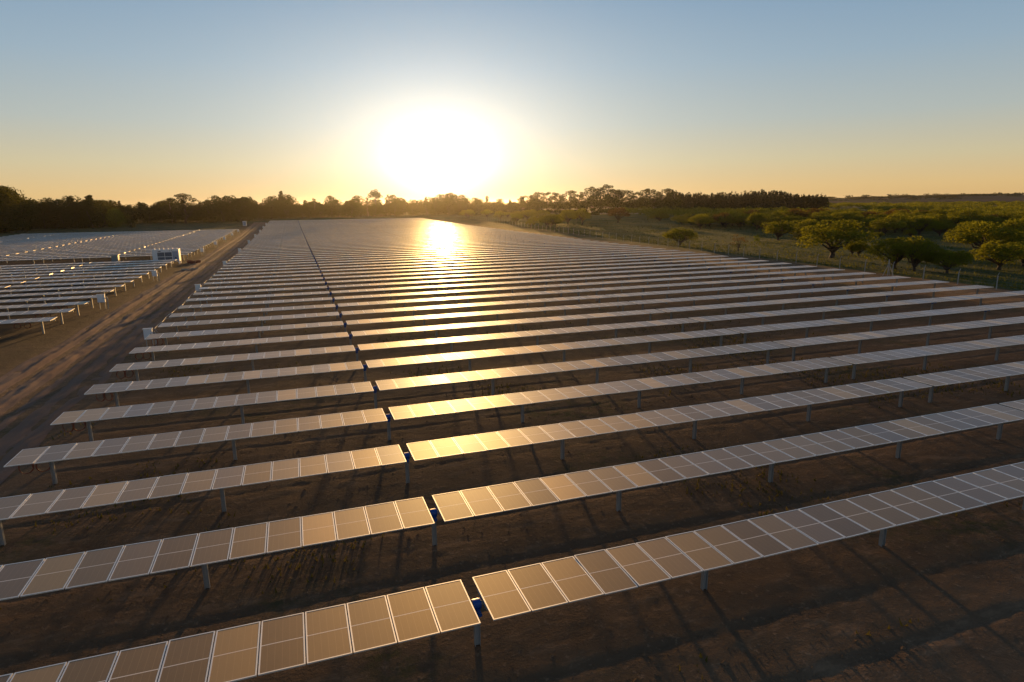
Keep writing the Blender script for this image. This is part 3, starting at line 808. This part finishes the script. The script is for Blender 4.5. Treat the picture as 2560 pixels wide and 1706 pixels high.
DN = [dense_tree(4.8, 13, 26, 2800, .6, 301, L_BROAD, False, .10), dense_tree(4.2, 14, 26, 2600, .6, 302, L_BROAD, True, .08),
      dense_tree(5.0, 12, 28, 2900, .6, 303, L_BROAD, False, .05), dense_tree(3.6, 15, 24, 2300, .58, 304, L_EUC, True, .18, M_BARKPALE)]
PN = [dense_tree(4.4, 17, 26, 2000, .8, 311, L_PINE, True, .06), dense_tree(5.0, 17, 26, 2000, .8, 312, L_PINE, True, .03), dense_tree(4.0, 17, 22, 1700, .8, 313, L_PINE, False, .1)]
BELT = [(-147.7,383.3,21.4), (-154.4,400,21.5), (-146.8,391.3,20.9), (-151.5,401.1,22.1), (-146.1,394,20), (-148.9,404.8,21.7), (-143,395.8,19.6), (-149,409.5,21.3), (-142,400.5,20.9), (-150.2,426.7,21.5), (-145,416.6,19.9), (-150.5,436.5,21.7), (-144.2,425.6,18.6), (-149.4,442.7,18.7), (-143.3,432.9,13.5), (-152.8,459.7,15), (-142.8,439.9,12.9), (-151.7,467.4,13.9), (-143,452.3,13.7), (-150.6,474,13.2), (-138,444.8,13.8), (-146.8,471.7,13.6), (-133.5,446.7,14.1), (-142.9,472.9,14.6), (-131.7,448,13.4), (-136.1,462.1,15), (-126.8,440.8,13.7), (-132.3,459,15.3), (-121.1,438.2,15), (-126.7,460.7,15.5), (-118.4,434.3,14.4), (-123.9,455.6,15.2), (-116.6,442.3,14.9), (-119.2,457.4,15.1), (-110.1,432.6,16), (-115.6,454.2,15.7), (-108.8,445.5,15.5), (-113,456.6,16.6), (-108.5,460,13.2), (-116.6,491.1,14.5), (-110.6,486.5,12), (-114.7,499.6,14.3), (-110.7,504.7,11.9), (-117.9,535.3,13.2), (-106.6,504.4,11.4), (-116.4,543.1,12.5), (-106.5,513.2,10.8), (-113.9,549,13.4), (-99.1,511.1,12.9), (-106.8,545.9,12.5), (-93.7,504.2,12), (-105.4,552,13.5), (-91.2,511.9,11.6), (-95.4,537.2,13.1), (-88.5,513.2,12), (-91.3,533.3,14.6), (-82.3,506.8,13.4), (-89.1,539.7,15.4), (-77.1,499.4,11.5), (-85.1,542.8,14.4), (-72.5,503.1,12.3), (-76.1,532.7,13.5), (-69.7,511.1,11.7), (-73.7,546.4,13.3), (-63.2,500.4,10.9), (-70.4,546.4,12.9), (-58.7,499.7,12.8), (-65.2,540.4,12), (-54.5,496.8,14.2), (-60.2,543.5,15), (-52.4,500,14.3), (-55,548.6,15.7), (-46.4,504.5,14.1), (-50.9,546.5,16.2), (-41.4,506.6,15.2), (-46.8,543.1,16.3), (-36.8,496.7,17.3), (-38.7,529.8,17), (-33.9,506.8,17), (-36.8,537,17.5), (-30.4,517.4,15.7), (-32.4,543.2,16.2), (-24.5,540.8,10.9), (-28.4,573.8,13.8), (-20.9,556.6,10.9), (-24,592.6,13.3), (-15.4,567.6,13.9), (-15.9,616.3,15.7), (-9.8,589.2,17.2), (-12.9,634.6,16.4), (-4.2,584.6,16.5), (-7.1,640.2,20.4), (-1.4,588.6,15.2), (-0.7,658.4,17.1), (4,577.4,11.4), (8,649.1,13.8), (9.4,582.9,11.7), (14.3,655.8,14.6), (15.7,584.9,12.5), (20.1,653.9,14.3), (24.4,585.1,14.1), (22.7,634.2,15), (26.5,580.3,13.3), (33.6,657.3,15.5), (35.9,605.3,13.6), (38.7,658,16.1), (40.7,593.8,12.6), (43.6,639.1,15.1), (47.6,588.3,12.3), (52.5,648.9,14.3), (51.1,582.8,13.3), (59.1,644.6,15.6), (61.2,605.8,13.7), (65.4,664.1,16.2), (68.2,613.9,10), (73.6,657.3,12.1), (73.6,605.2,11.8), (80.5,658.6,12.7), (80.6,608.8,12.4), (86.9,680,13), (85.8,619.5,12.3), (98,687.4,13.3), (94.6,617.1,14), (104.7,694.4,16.8), (98,620.2,14.9), (108.8,671.9,17.8), (105.4,625.6,14.6), (118.6,702.1,17.3), (110.7,606.6,12.3), (123.3,672,14.3), (118.2,623.1,13.5), (138.1,703.2,14.4), (125.6,619.4,14.6), (144.9,711.5,15.3), (133.7,613.4,14.1), (148.7,685.8,17.8), (140.3,630.7,14.9), (155.7,681.9,17), (146.3,609.4,15.5), (158.2,665.9,17.7), (154.6,626.2,15.5), (171.8,700,18.2), (154.7,602.7,14), (179,680.4,18), (165.8,614,14.5), (187.7,696.9,17.8), (176.5,615.7,13.3), (193.5,676.2,15), (184.1,631.3,13.9), (199.6,684.1,16.5), (190,624.1,12), (221.6,726.8,16.1), (204.9,649.7,11.5), (223.2,693.9,13.1), (214.4,647.3,10), (228.9,700,12.6), (221.7,648.8,9.1), (256.5,745.2,12.4), (225,642.3,10.4), (260.9,743.9,12.2), (243.2,667.7,10.6), (282.6,776.1,13.5), (244.3,654.1,9.6), (291.5,764.6,14.1), (264.9,682.6,12.2), (299.1,769.5,13.4)]
PINES = [(375.1,579.2,20), (378.1,577.2,20.4), (381.1,575.2,20.2), (384.2,573.1,18.6), (387.2,571.1,18.3), (390.2,569.1,18.6), (393.1,567,19), (396.1,565,18.5), (399.1,562.9,17.9), (402,560.8,17.2), (404.8,558.7,17.8), (407.8,556.6,16.8), (410.6,554.6,17.7), (413.4,552.5,18.3), (416.2,550.3,17.5), (419,548.2,17.6), (421.7,546.1,17.6), (424.5,544,17.4), (427.2,541.9,18.7), (429.9,539.7,18), (432.6,537.5,17.4), (435.2,535.4,18.6), (437.8,533.3,19.1), (440.5,531.1,19.1), (443.1,529,19.3), (445.6,526.8,19.3), (448.2,524.6,19.4), (450.8,522.4,18.6), (453.3,520.2,19.3), (455.8,518,18.9), (458.3,515.8,18.3), (460.7,513.6,18.5), (463.2,511.4,17.5), (465.7,509.1,16.5), (468.1,506.9,16.7), (470.5,504.7,15.9), (472.9,502.4,15.1), (475.3,500.2,15.1), (477.6,498,15.3), (479.9,495.7,14.4), (482.2,493.6,15.3), (484.4,491.3,14.7), (486.7,489.1,15.2), (489,486.8,13.8), (491.1,484.7,14.3)]

BH = (13, 14, 12, 15)
for i, (x, y, h) in enumerate(BELT):
    k = (i * 7 + i // 3) % 4; x, y = x * .965, y * .965
    if x < -108 and y < 480:
        la, gr = 'dark tree in the grove at the edge of the frame behind the second field', 'grove behind the second field'
    elif x < 120:
        la, gr = 'dark tree in the long tree line closing the far end of the panels', 'tree line behind the panels'
    else:
        la, gr = 'hazy tree in the wooded rise below and beside the sun', 'wooded rise by the sun'
    plant('tree', DN[k], x, y, h / BH[k] * random.uniform(1.15, 1.6), la, 'tree', gr, None, h / BH[k] * random.choice((.86, .93, 1.0, 1.05, 1.16)))
for i, (x, y, h) in enumerate(PINES):
    plant('pine_tree', PN[i % 3], x, y, h / 17 * random.uniform(.85, 1.2), 'pine in the straight dark plantation edge on the horizon', 'tree', 'pine plantation edge', None, h / 17 * random.uniform(.86, 1.1))

def mass(name, spots, kinds, leaf, n_leaf, size, seed, kindtag='stuff'):
    """many far crowns as one mesh: spots (x, y, width, height)"""
    global rng
    rng = np.random.default_rng(seed); Qs, Vs = [], []
    for sp in spots:
        x, y, w, h = sp[:4]; z0 = sp[4] if len(sp) > 4 else float(gz(y)); ncl = 7; P = []
        for i in range(ncl):
            rr = w * .5 * math.sqrt((i + .5) / ncl) * .8; an = i * 2.4 + rng.random() * 6
            if kinds == 'dome': z = h * (.30 + .42 * math.sqrt(max(0, 1 - (2 * rr / w) ** 2)) * rng.uniform(.75, 1.1)); rd = (w * .24, w * .24, h * .2)
            else: z = h * (.12 + .8 * i / (ncl - 1)); an *= 1; rr = w * .25 * (1 - .8 * i / ncl); rd = (w * .34 * (1.1 - .8 * i / ncl), w * .34 * (1.1 - .8 * i / ncl), h * .16)
            P.append(clump_points((x + rr * math.cos(an), y + rr * math.sin(an), z0 + z), rd, n_leaf // ncl))
        P = np.concatenate(P); Qs.append(cards(P, size * max(1.0, math.hypot(x, y) / 700), .25)); Vs.append(rng.random(len(P)) * .5 + rng.random() * .5)
    return tag(link(name, quad_mesh(name, np.concatenate(Qs), leaf, np.concatenate(Vs))), kind=kindtag)

# thorn woodland right of the pasture: the nearest crowns one by one, the far ones as one mass
random.seed(23)
near_w, far_w = [], []
taken = [(190.4, 224.4), (266.4, 235.2), (199.8, 169.6), (180.5, 181.2), (197.5, 157.7), (176.7, 246), (192.3, 283.8), (149.4, 165.9), (132, 94.5), (114.8, 109.3), (121.6, 78.7)]
def wood_edge(az):
    return np.interp(az, [30, 33, 36, 40, 44, 47, 50, 53, 56, 59, 64, 75], [480, 372, 318, 300, 298, 292, 285, 262, 225, 205, 185, 165])
for ring in np.arange(165, 2600, 1):
    pass
d = 168.0
while d < 1050:
    step = 11.0 * max(1, d / 420) ** .7
    az = 29.0 + random.random() * 2
    while az < 66:
        a2 = az + random.uniform(-.3, .3) * math.degrees(step / d); dd = d + random.uniform(-.45, .45) * step
        x, y = dd * math.sin(R(a2)), dd * math.cos(R(a2))
        az += math.degrees(step / d)
        if dd < wood_edge(a2) + 14 * fbm(np.array([a2 * .4]), np.array([dd * .02]), 3, 80)[0]: continue
        if 500 < dd < 720 and a2 < 48 and dd > 560 - 2 * (a2 - 33): continue       # the pine plantation and grove stand here
        if fbm(np.array([x * .014]), np.array([y * .014]), 3, 81)[0] > (.26 if dd > 320 else .18): continue
        if min(math.hypot(x - p[0], y - p[1]) for p in taken) < 8: continue
        w = random.uniform(8.0, 14.0) * max(1, d / 900) ** .6; h = random.uniform(4.6, 7.8)
        (near_w if len(near_w) < 190 and a2 < 60.5 else far_w).append((x, y, w, h))
    d += step * .8
for i, (x, y, w, h) in enumerate(near_w):
    k = i % 5
    plant('acacia_tree', AC_BROWN if i % 17 == 5 else AC[k], x, y, w / 9.2, 'thorn tree in the dense green woodland beyond the pasture', 'tree', 'thorn trees of the woodland', None, h / 5.5)
mass('woodland', far_w, 'dome', L_ACACIA, 210, .95, 400)
# pines behind the plantation edge, and trees behind the long tree line
sp_ = []
for (x, y, h) in PINES[::1]:
    for r_ in (1, 2, 3):
        k = 1 + r_ * .012; sp_.append((x * k + random.uniform(-2, 2), y * k + random.uniform(-2, 2), random.uniform(7, 9), h * random.uniform(.8, 1.04)))
mass('pine_plantation', sp_, 'cone', L_PINE, 210, 1.4, 401)
sp_ = []
for (x, y, h) in BELT[::1]:
    k = random.uniform(1.03, 1.12); sp_.append((x * k, y * k, random.uniform(9, 12), h * random.uniform(.86, 1.0)))
    k = random.uniform(.96, 1.02); sp_.append((x * k + random.uniform(-4, 4), y * k + 4, random.uniform(7, 10), h * random.uniform(.5, .8)))
    k = random.uniform(1.0, 1.06); sp_.append((x * k + random.uniform(-5, 5), y * k, random.uniform(8, 10), h * random.uniform(.7, .92)))
for (x, y, h) in EUC:
    for k in (1.01, 1.03, 1.05, .985, .97): sp_.append((x * k + random.uniform(-4, 4), y * k, random.uniform(10, 14), random.uniform(.5, .82) * h))
for i in range(34):                    # low growth at the foot of the grove and along the wall
    t_ = random.random(); sp_.append((200 + 150 * t_, 548 - 40 * t_ - random.uniform(0, 60), random.uniform(6, 10), random.uniform(3.5, 7)))
for i in range(60):                    # scrub between the far fence and the wooded rise
    t_ = random.random(); sp_.append((118 + 110 * random.random() , 455 + 120 * t_, random.uniform(6, 11), random.uniform(3, 6)))
mass('woods', sp_, 'dome', L_BROAD, 210, 1.35, 402)
# distant rises on the horizon
ha = np.radians(np.linspace(24, 82, 140)); hd = np.concatenate([np.linspace(1150, 3400, 60), np.linspace(3500, 6500, 12)])
HA, HD = np.meshgrid(ha, hd)
def hill_z(A, D):
    t = np.clip((D - 1200) / 2100, 0, 1); t = t * t * (3 - 2 * t)
    return 2.7 + t * (13.5 + 9 * np.clip((A - .75) / .3, 0, 1) + 3.0 * fbm(A * 14, D * .0006, 3, 95)) * np.clip((A - .42) / .15, 0, 1)
m_, n_, out_ = mat('far_fields'); g_ = G(n_); pos_ = g_.node('ShaderNodeNewGeometry').outputs['Position']
cf = g_.mix(g_.ramp(g_.noise(pos_, .0035, 4, .6), .4, .6), C(.17, .125, .10), C(.10, .095, .05))
n_.links.new(g_.bsdf(Base_Color=cf, Roughness=1.0, Specular_IOR_Level=.0), out_.inputs[0])
tag(link('hills', grid_mesh('hills', HD * np.sin(HA), HD * np.cos(HA), hill_z(HA, HD), m_)), kind='structure')
sp_ = []
for i in range(1500):
    az = random.uniform(30, 68); dd = random.choice((random.gauss(3350, 60), random.gauss(2500, 40), random.uniform(1900, 3400)))
    if fbm(np.array([az * .35]), np.array([round(dd / 700) * 3.0]), 2, 5)[0] < -.12: continue
    sp_.append((dd * math.sin(R(az)), dd * math.cos(R(az)), random.uniform(18, 40), random.uniform(4, 9) + 1.5 * (random.random() < .04) * 6, float(hill_z(np.array([R(az)]), np.array([dd]))[0])))
for i in range(120):
    az = random.uniform(-28, 30); dd = random.uniform(2400, 3400)
    sp_.append((dd * math.sin(R(az)), dd * math.cos(R(az)), random.uniform(30, 60), random.uniform(8, 14)))
mass('distant_woods', sp_, 'dome', L_PINE, 56, 1.2, 403)

# grass standing on the pasture and weeds between the rows
rng = np.random.default_rng(9)
def blades(x, y, z, h, w):
    n = len(x); an = rng.random(n) * 6.283; P = np.stack([x, y, z], 1)
    A = np.stack([np.cos(an), np.sin(an), 0 * an], 1) * (w / 2)[:, None]
    T = np.stack([rng.normal(size=n) * .25 * h, rng.normal(size=n) * .25 * h, h], 1)
    return np.stack([P - A, P + A, P + T + A * .15, P + T - A * .15], 1)
n = 30000
yy = 60 + 330 * rng.random(n) ** 1.3; xx = 98.5 + .075 * (yy - 63) + 150 * rng.random(n) ** 1.4
den = fbm(xx * .05, yy * .07, 3, 90) + .5 * rng.random(n); kp = den > .05; xx, yy = xx[kp], yy[kp]; n = len(xx)
Q = blades(xx, yy, gz(yy) + .05, rng.uniform(.2, .55, n), rng.uniform(.15, .5, n))
tag(link('grass', quad_mesh('grass', Q, L_GRASS, rng.random(n))), kind='stuff')
n = 9000
yy = 11 + 45 * rng.random(n) ** 1.6; xx = -13.5 + 64 * rng.random(n)
kp = fbm(xx * .16, yy * .3, 4, 96) > -.05 + .3 * rng.random(n); xx, yy = xx[kp], yy[kp]; n = len(xx)
c0 = np.stack([xx, yy, gz(yy) + soil_height(xx, yy)], 1)[:, None]; r0 = (rng.uniform(.02, .05, (n, 1, 1)) * (1 + 1.2 * (rng.random((n, 1, 1)) < .06)))
O6 = np.array([(1, 0, 0), (0, 1, 0), (-1, 0, 0), (0, -1, 0), (0, 0, .75), (0, 0, -.6)])[None] * rng.uniform(.6, 1.4, (n, 6, 1))
an = rng.random((n, 1)) * 6.28; V = np.stack([O6[..., 0] * np.cos(an) - O6[..., 1] * np.sin(an), O6[..., 0] * np.sin(an) + O6[..., 1] * np.cos(an), O6[..., 2]], -1) * r0 + c0
T8 = np.array([(0, 1, 4), (1, 2, 4), (2, 3, 4), (3, 0, 4), (1, 0, 5), (2, 1, 5), (3, 2, 5), (0, 3, 5)])
tag(link('clods', quad_mesh('clods', V[:, T8].reshape(-1, 3, 3), M_SOIL)), kind='stuff')
n = 42000
yy = 12 + 60 * rng.random(n) ** 1.5; xx = -14 + 62 * rng.random(n)
den = fbm(xx * .11, yy * .13, 4, 91); kp = den > .16 + .25 * rng.random(n); xx, yy = xx[kp], yy[kp]; n = len(xx)
Q = blades(xx, yy, gz(yy) - .02 + soil_height(xx, yy), rng.uniform(.06, .26, n), rng.uniform(.04, .14, n))
tag(link('weeds', quad_mesh('weeds', Q, L_WEED, rng.random(n))), kind='stuff')

# ------------------------------------------------------------------ fence of concrete posts along the pasture
def fence_x(y): return 96.2 + .075 * (y - 63)
fe = empty('fence', (fence_x(70), 70, float(gz(70))))
tag(fe, 'long fence of bent-topped concrete posts and wires between panels and pasture', 'fence')
mb = MB(); mb.box((0, 0, .85), (.11, .11, 2.3)); mb.tube([(0, 0, 1.98), (.02, 0, 2.08), (.16, 0, 2.3), (.28, 0, 2.42)], [.055, .055, .05, .045], 6)
ME_FPOST = mb.mesh('post', [M_CONCRETE])
fy = [38 + 6.05 * i for i in range(80)]
wires = MB()
for i, y in enumerate(fy):
    o = link('post', ME_FPOST, fe, (fence_x(y) - fence_x(70), y - 70, float(gz(y) - gz(70))), (random.gauss(0, .015), random.gauss(0, .015), random.gauss(0, .05)))
    if i:
        a = fy[i - 1]
        for zz in (.35, .75, 1.15, 1.55, 1.9):
            wires.tube([(fence_x(a) - fence_x(70), a - 70, gz(a) - gz(70) + zz), (fence_x(y) - fence_x(70), y - 70, gz(y) - gz(70) + zz)], .009, 4, caps=False)
        for zz, dx in ((2.2, .1), (2.38, .24)):
            wires.tube([(fence_x(a) - fence_x(70) + dx, a - 70, gz(a) - gz(70) + zz), (fence_x(y) - fence_x(70) + dx, y - 70, gz(y) - gz(70) + zz)], .009, 4, caps=False)
wires.build('wires', [M_WIRE], fe)
br = empty('corner_post', (fence_x(81) - .35, 81, float(gz(81)))); tag(br, 'pale concrete corner post propped by slanting braces at the fence', 'post')
mb = MB(); mb.box((0, 0, 1.25), (.14, .14, 3.1)); mb.build('post', [M_CONCRETE], br)
for dx, dy in ((-1.0, .2), (1.0, .4), (.1, -1.2)):
    mb = MB(); mb.tube([(dx, dy, -.2), (0, 0, 2.1)], .065, 6); mb.build('brace', [M_CONCRETE], br)
# old wooden stock fence beyond the second field
wf = empty('stock_fence', (-118, 366, float(gz(366)))); tag(wf, 'low stock fence of thin posts at the back of the second field', 'fence')
mb = MB(); mb.box((0, 0, .6), (.1, .1, 1.5)); me = mb.mesh('post', [M_WOODEN])
wires = MB()
for i in range(17):
    x = -9 + 6.2 * i; link('post', me, wf, (x, i * .35, float(gz(366 + i * .35) - gz(366))), (random.gauss(0, .04), random.gauss(0, .04), 0))
for zz in (.5, .8, 1.15): wires.tube([(-9, 0, zz), (-9 + 6.2 * 16, 16 * .35, zz + .05)], .012, 4)
wires.build('wires', [M_WIRE], wf)
# low whitish wall at the far edge of the pasture
wl = MB()
for i in range(22):
    t_ = i / 21; x, y = 262 + 105 * t_, 512 - 40 * t_
    wl.box((x, y, float(gz(y)) + .7), (4.4, .5, 2.2 + .4 * random.random()))
wallo = wl.build('boundary_wall', [M_CONCRETE]); tag(wallo, 'low pale broken wall at the foot of the eucalyptus grove', 'wall')

# ------------------------------------------------------------------ inverter container and cabinets by the road
iv = empty('inverter_container', (-28.1, 163.6, float(gz(163.6)))); tag(iv, 'white inverter container with four dark louvres beside the dirt road', 'container')
W_, D_, H_ = 5.5, 2.4, 2.75
mb = MB(); mb.box((0, D_ / 2, .62 + H_ / 2), (W_, D_, H_))
for x in (-2.6, -.9, .9, 2.6):
    for y in (.25, D_ - .25): mb.box((x, y, .3), (.28, .28, .72))
mb.build('body', [M_WHITE], iv)
mb = MB(); mb.box((0, D_ / 2, .62 + H_ + .045), (W_ + .12, D_ + .12, .09)); mb.build('roof', [M_WHITE], iv)
for i in range(6):
    mb = MB(); mb.box((-2.3 + i * .92, .5, .62 + H_ + .16), (.32, .7, .14)); mb.build('roof_vent', [M_WHITE], iv)
for cx in (-.98, .57):
    for cz in (1.22, 2.28):
        mb = MB(); mb.box((cx, -.012, cz), (1.42, .03, .92), 0)
        for k in range(8): mb.box((cx, -.04, cz - .4 + k * .115), (1.38, .035, .03), 1, Matrix.Rotation(.6, 4, 'X'))
        mb.build('louvre', [M_LOUVRE, M_GREYDOOR], iv)
mb = MB(); mb.box((1.98, -.02, 1.85), (1.12, .05, 2.2)); dr = mb.build('door', [M_GREYDOOR], iv)
mb = MB(); mb.box((2.38, -.07, 1.8), (.05, .05, .32)); mb.build('handle', [M_DARKSTEEL], dr)
mb = MB(); mb.box((2.05, -.05, 1.45), (.28, .01, .3)); mb.build('warning_plate', [M_LOUVRE], dr)
mb = MB(); mb.box((-1.2, -.02, 2.98), (.5, .05, .16)); mb.build('intake', [M_LOUVRE], iv)
for x in (-1.6, .9, 1.35):
    mb = MB(); mb.tube([(x, -.02, 3.08), (x, -.1, 3.08)], .09, 10); mb.build('lamp', [M_PVC], iv)

M_CABGREY = simple('cabinet_grey', (.2, .25, .28), .5)
cb = empty('transformer_cabinet', (-39.0, 166, float(gz(166)))); tag(cb, 'dark grey-green transformer cabinet with pale side, alone between the panel rows', 'cabinet')
mb = MB(); mb.box((0, .6, 1.15), (1.35, 1.3, 2.2)); mb.box((0, .6, 2.3), (1.5, 1.45, .1)); mb.box((0, .6, .06), (1.5, 1.45, .2)); mb.build('body', [M_CABGREY], cb)
mb = MB(); mb.box((-.33, -.07, 1.2), (.62, .03, 1.8)); mb.box((.33, -.07, 1.2), (.62, .03, 1.8)); mb.build('door', [M_CABGREY], cb)
mb = MB(); mb.tube([(.75, .6, .3), (.95, .5, 2.4), (.95, .5, 3.3)], .05, 6); mb.build('mast', [M_PVC], cb)

def combiner(x, y, label, group, h=1.75, w=.72, rz=0):
    t = empty('combiner_box', (x, y, float(gz(y))), rz); tag(t, label, 'electrical box', group)
    mb = MB(); mb.box((0, 0, h - .5), (w, .36, 1.0)); mb.box((0, -.02, h + .02), (w + .1, .46, .05)); mb.build('body', [M_WHITE], t)
    mb = MB(); mb.box((0, -.19, h - .5), (w - .08, .02, .9)); d_ = mb.build('door', [M_WHITE], t)
    mb = MB(); mb.box((w * .32, -.21, h - .5), (.03, .03, .16)); mb.build('handle', [M_DARKSTEEL], d_)
    for sx in (-1, 1):
        mb = MB(); mb.box((sx * w * .36, .08, (h - 1.0) / 2 - .15), (.07, .07, h - .7)); mb.build('leg', [M_STEEL], t)
    mb = MB(); mb.tube([(w * .5, .1, h - .55), (w * .72, .1, h - .3), (w * .8, .1, h - .6), (w * .72, .05, .0)], .06, 7); mb.build('conduit', [M_PVC], t)
    return t
def row_y(k): return Y0 + DY * k
combiner(-13.75, row_y(8.5), 'white combiner box on legs at the road end of the ninth row, largest there', 'combiner boxes of the main field')
combiner(-13.85, row_y(14.5), 'white combiner box where the pale conduit ends by the road', 'combiner boxes of the main field')
for k in (21.5, 28.5, 35.5, 42.5, 49.5, 56.5, 63.5):
    combiner(-13.9, row_y(k), 'small white combiner box far along the road end of the main field rows', 'far combiner boxes of the main field')
combiner(-25.4 + 1.1, 94.1, 'white cabinet with sunlit pale side beside the front rows across the road', 'combiner boxes across the road', 1.95, .85)
combiner(-23.9, 126.6, 'white cabinet on legs midway along the front rows across the road', 'combiner boxes across the road', 1.9, .8)
for y in (189.6, 222.7, 252.4, 285.0, 318.0):
    combiner(-23.6, y, 'small pale cabinet far along the road edge of the second field', 'far combiner boxes across the road', 1.9, .8)
cb = empty('field_cabinet', (-26.3, 407.9, float(gz(407.9)))); tag(cb, 'tall blue-white cabinet standing at the far end of the dirt road', 'cabinet')
mb = MB(); mb.box((0, 0, 1.3), (2.0, 1.4, 2.6)); mb.box((0, 0, 2.66), (2.2, 1.6, .12)); mb.build('body', [M_WHITE], cb)
mb = MB(); mb.box((0, -.71, 1.3), (1.5, .03, 2.2)); mb.build('door', [M_GREYDOOR], cb)

# pale conduit laid along the road ends of the rows
def conduit(k0, k1, label):
    mb = MB(); pts = []
    for i in range(40):
        t_ = i / 39; y = row_y(k0) + (row_y(k1) - row_y(k0)) * t_
        x = -13.75 + .18 * math.sin(t_ * 9 + k0) * (1 - abs(2 * t_ - 1)) ; z = float(gz(y)) + 1.22 + .05 * math.sin(t_ * 31)
        pts.append((x, y, z))
    pts = [(-13.45, row_y(k0) - .6, pts[0][2] - .25)] + pts
    mb.tube(pts, [.032 + (.014 if i % 9 in (3, 4) else 0) for i in range(len(pts))], 7)
    for k in range(int(k0) + 1, int(k1) + 1): mb.box((-13.5, row_y(k), float(gz(row_y(k))) + 1.2), (.55, .05, .05))
    return tag(mb.build('conduit', [M_PVC]), label, 'conduit')
conduit(9, 14, 'pale conduit strung along the road ends of the rows, the longer nearer run')
conduit(14.6, 18, 'pale conduit between the second combiner box and the rows behind it')
conduit(19, 25, 'pale bent conduit far along the road ends of the rows')

# coils of rust-red conduit hanging under the road ends of the rows
def coil_mesh():
    mb = MB()
    for q in range(3):
        pts = [(math.sin(a) * (.26 + .02 * q), .035 * (q - 1) + .02 * math.sin(3 * a), math.cos(a) * (.30 + .015 * q) - .3) for a in np.linspace(0, 2 * math.pi, 19)]
        mb.tube(pts, .015, 6, caps=False)
    return mb.mesh('cable_coil', [M_CABLE])
ME_COIL = coil_mesh()
def coil(x, y, label, group):
    o = link('cable_coil', ME_COIL, None, (x, y, float(gz(y)) + HT - .25), (0, 0, random.uniform(-.5, .5))); tag(o, label, 'cable coil', group)
for k in range(2, 9):
    for x, w_ in ((-12.75, 'outer'), (-12.2, 'inner')):
        coil(x + random.uniform(-.1, .1), row_y(k), f'rust-red cable coil hanging under the road end of the {ORD[k]} row, the {w_} one', 'cable coils under the main rows')
for j in range(3):
    for x, w_ in ((-28.1, 'inner'), (-27.2, 'outer')):
        coil(x, YL0 + DY * j, f'dark cable coil under the {ORD[j]} row across the road, the {w_} one', 'cable coils across the road')
# coils heaped beside the inverter
for i, (x, y) in enumerate(((-22.6, 163.0), (-21.6, 164.2), (-23.4, 165.0))):
    mb = MB()
    for q in range(5):
        pts = [(math.cos(a) * (.55 + .04 * q), math.sin(a) * (.55 + .03 * q), .08 + .11 * q + .03 * math.sin(2 * a + q)) for a in np.linspace(0, 2 * math.pi, 21)]
        mb.tube(pts, .05, 6, 0, False)
    o = mb.build('conduit_coil', [M_CABLE]); o.location = (x, y, float(gz(y)))
    tag(o, ('rust-red conduit coil dropped on the soil beside the inverter container', 'rust-red conduit coil lying closest to the road by the container', 'rust-red conduit coil behind the other two by the container')[i], 'conduit coil', 'conduit coils by the container')
# loose pale sacks on the verge
for i, (x, y) in enumerate(((-21.9, 146.2), (-20.2, 147.0))):
    mb = MB(); mb.tube([(-.8, 0, .1), (-.4, .1, .16), (.2, -.05, .13), (.8, .1, .1)], [.08, .17, .15, .07], 8)
    o = mb.build('cloth_sack', [M_PVC], None, True); o.location = (x, y, float(gz(y)) + .02); tag(o, ('pale cloth sack lying on the verge near the inverter container', 'pale cloth sack lying closer to the wheel tracks')[i], 'sack', 'sacks on the verge')

# ------------------------------------------------------------------ evening haze that glows towards the sun
mb = MB(); mb.box((0, 4100, 17), (11400, 9600, 50))
m_, n_, out_ = mat('haze_air'); pv = n_.nodes.new('ShaderNodeVolumePrincipled')
pv.inputs['Color'].default_value = (.96, .93, .88, 1); pv.inputs['Density'].default_value = HAZE_DENSITY; pv.inputs['Anisotropy'].default_value = .82
n_.links.new(pv.outputs[0], out_.inputs['Volume'])
tag(mb.build('haze', [m_]), kind='stuff')
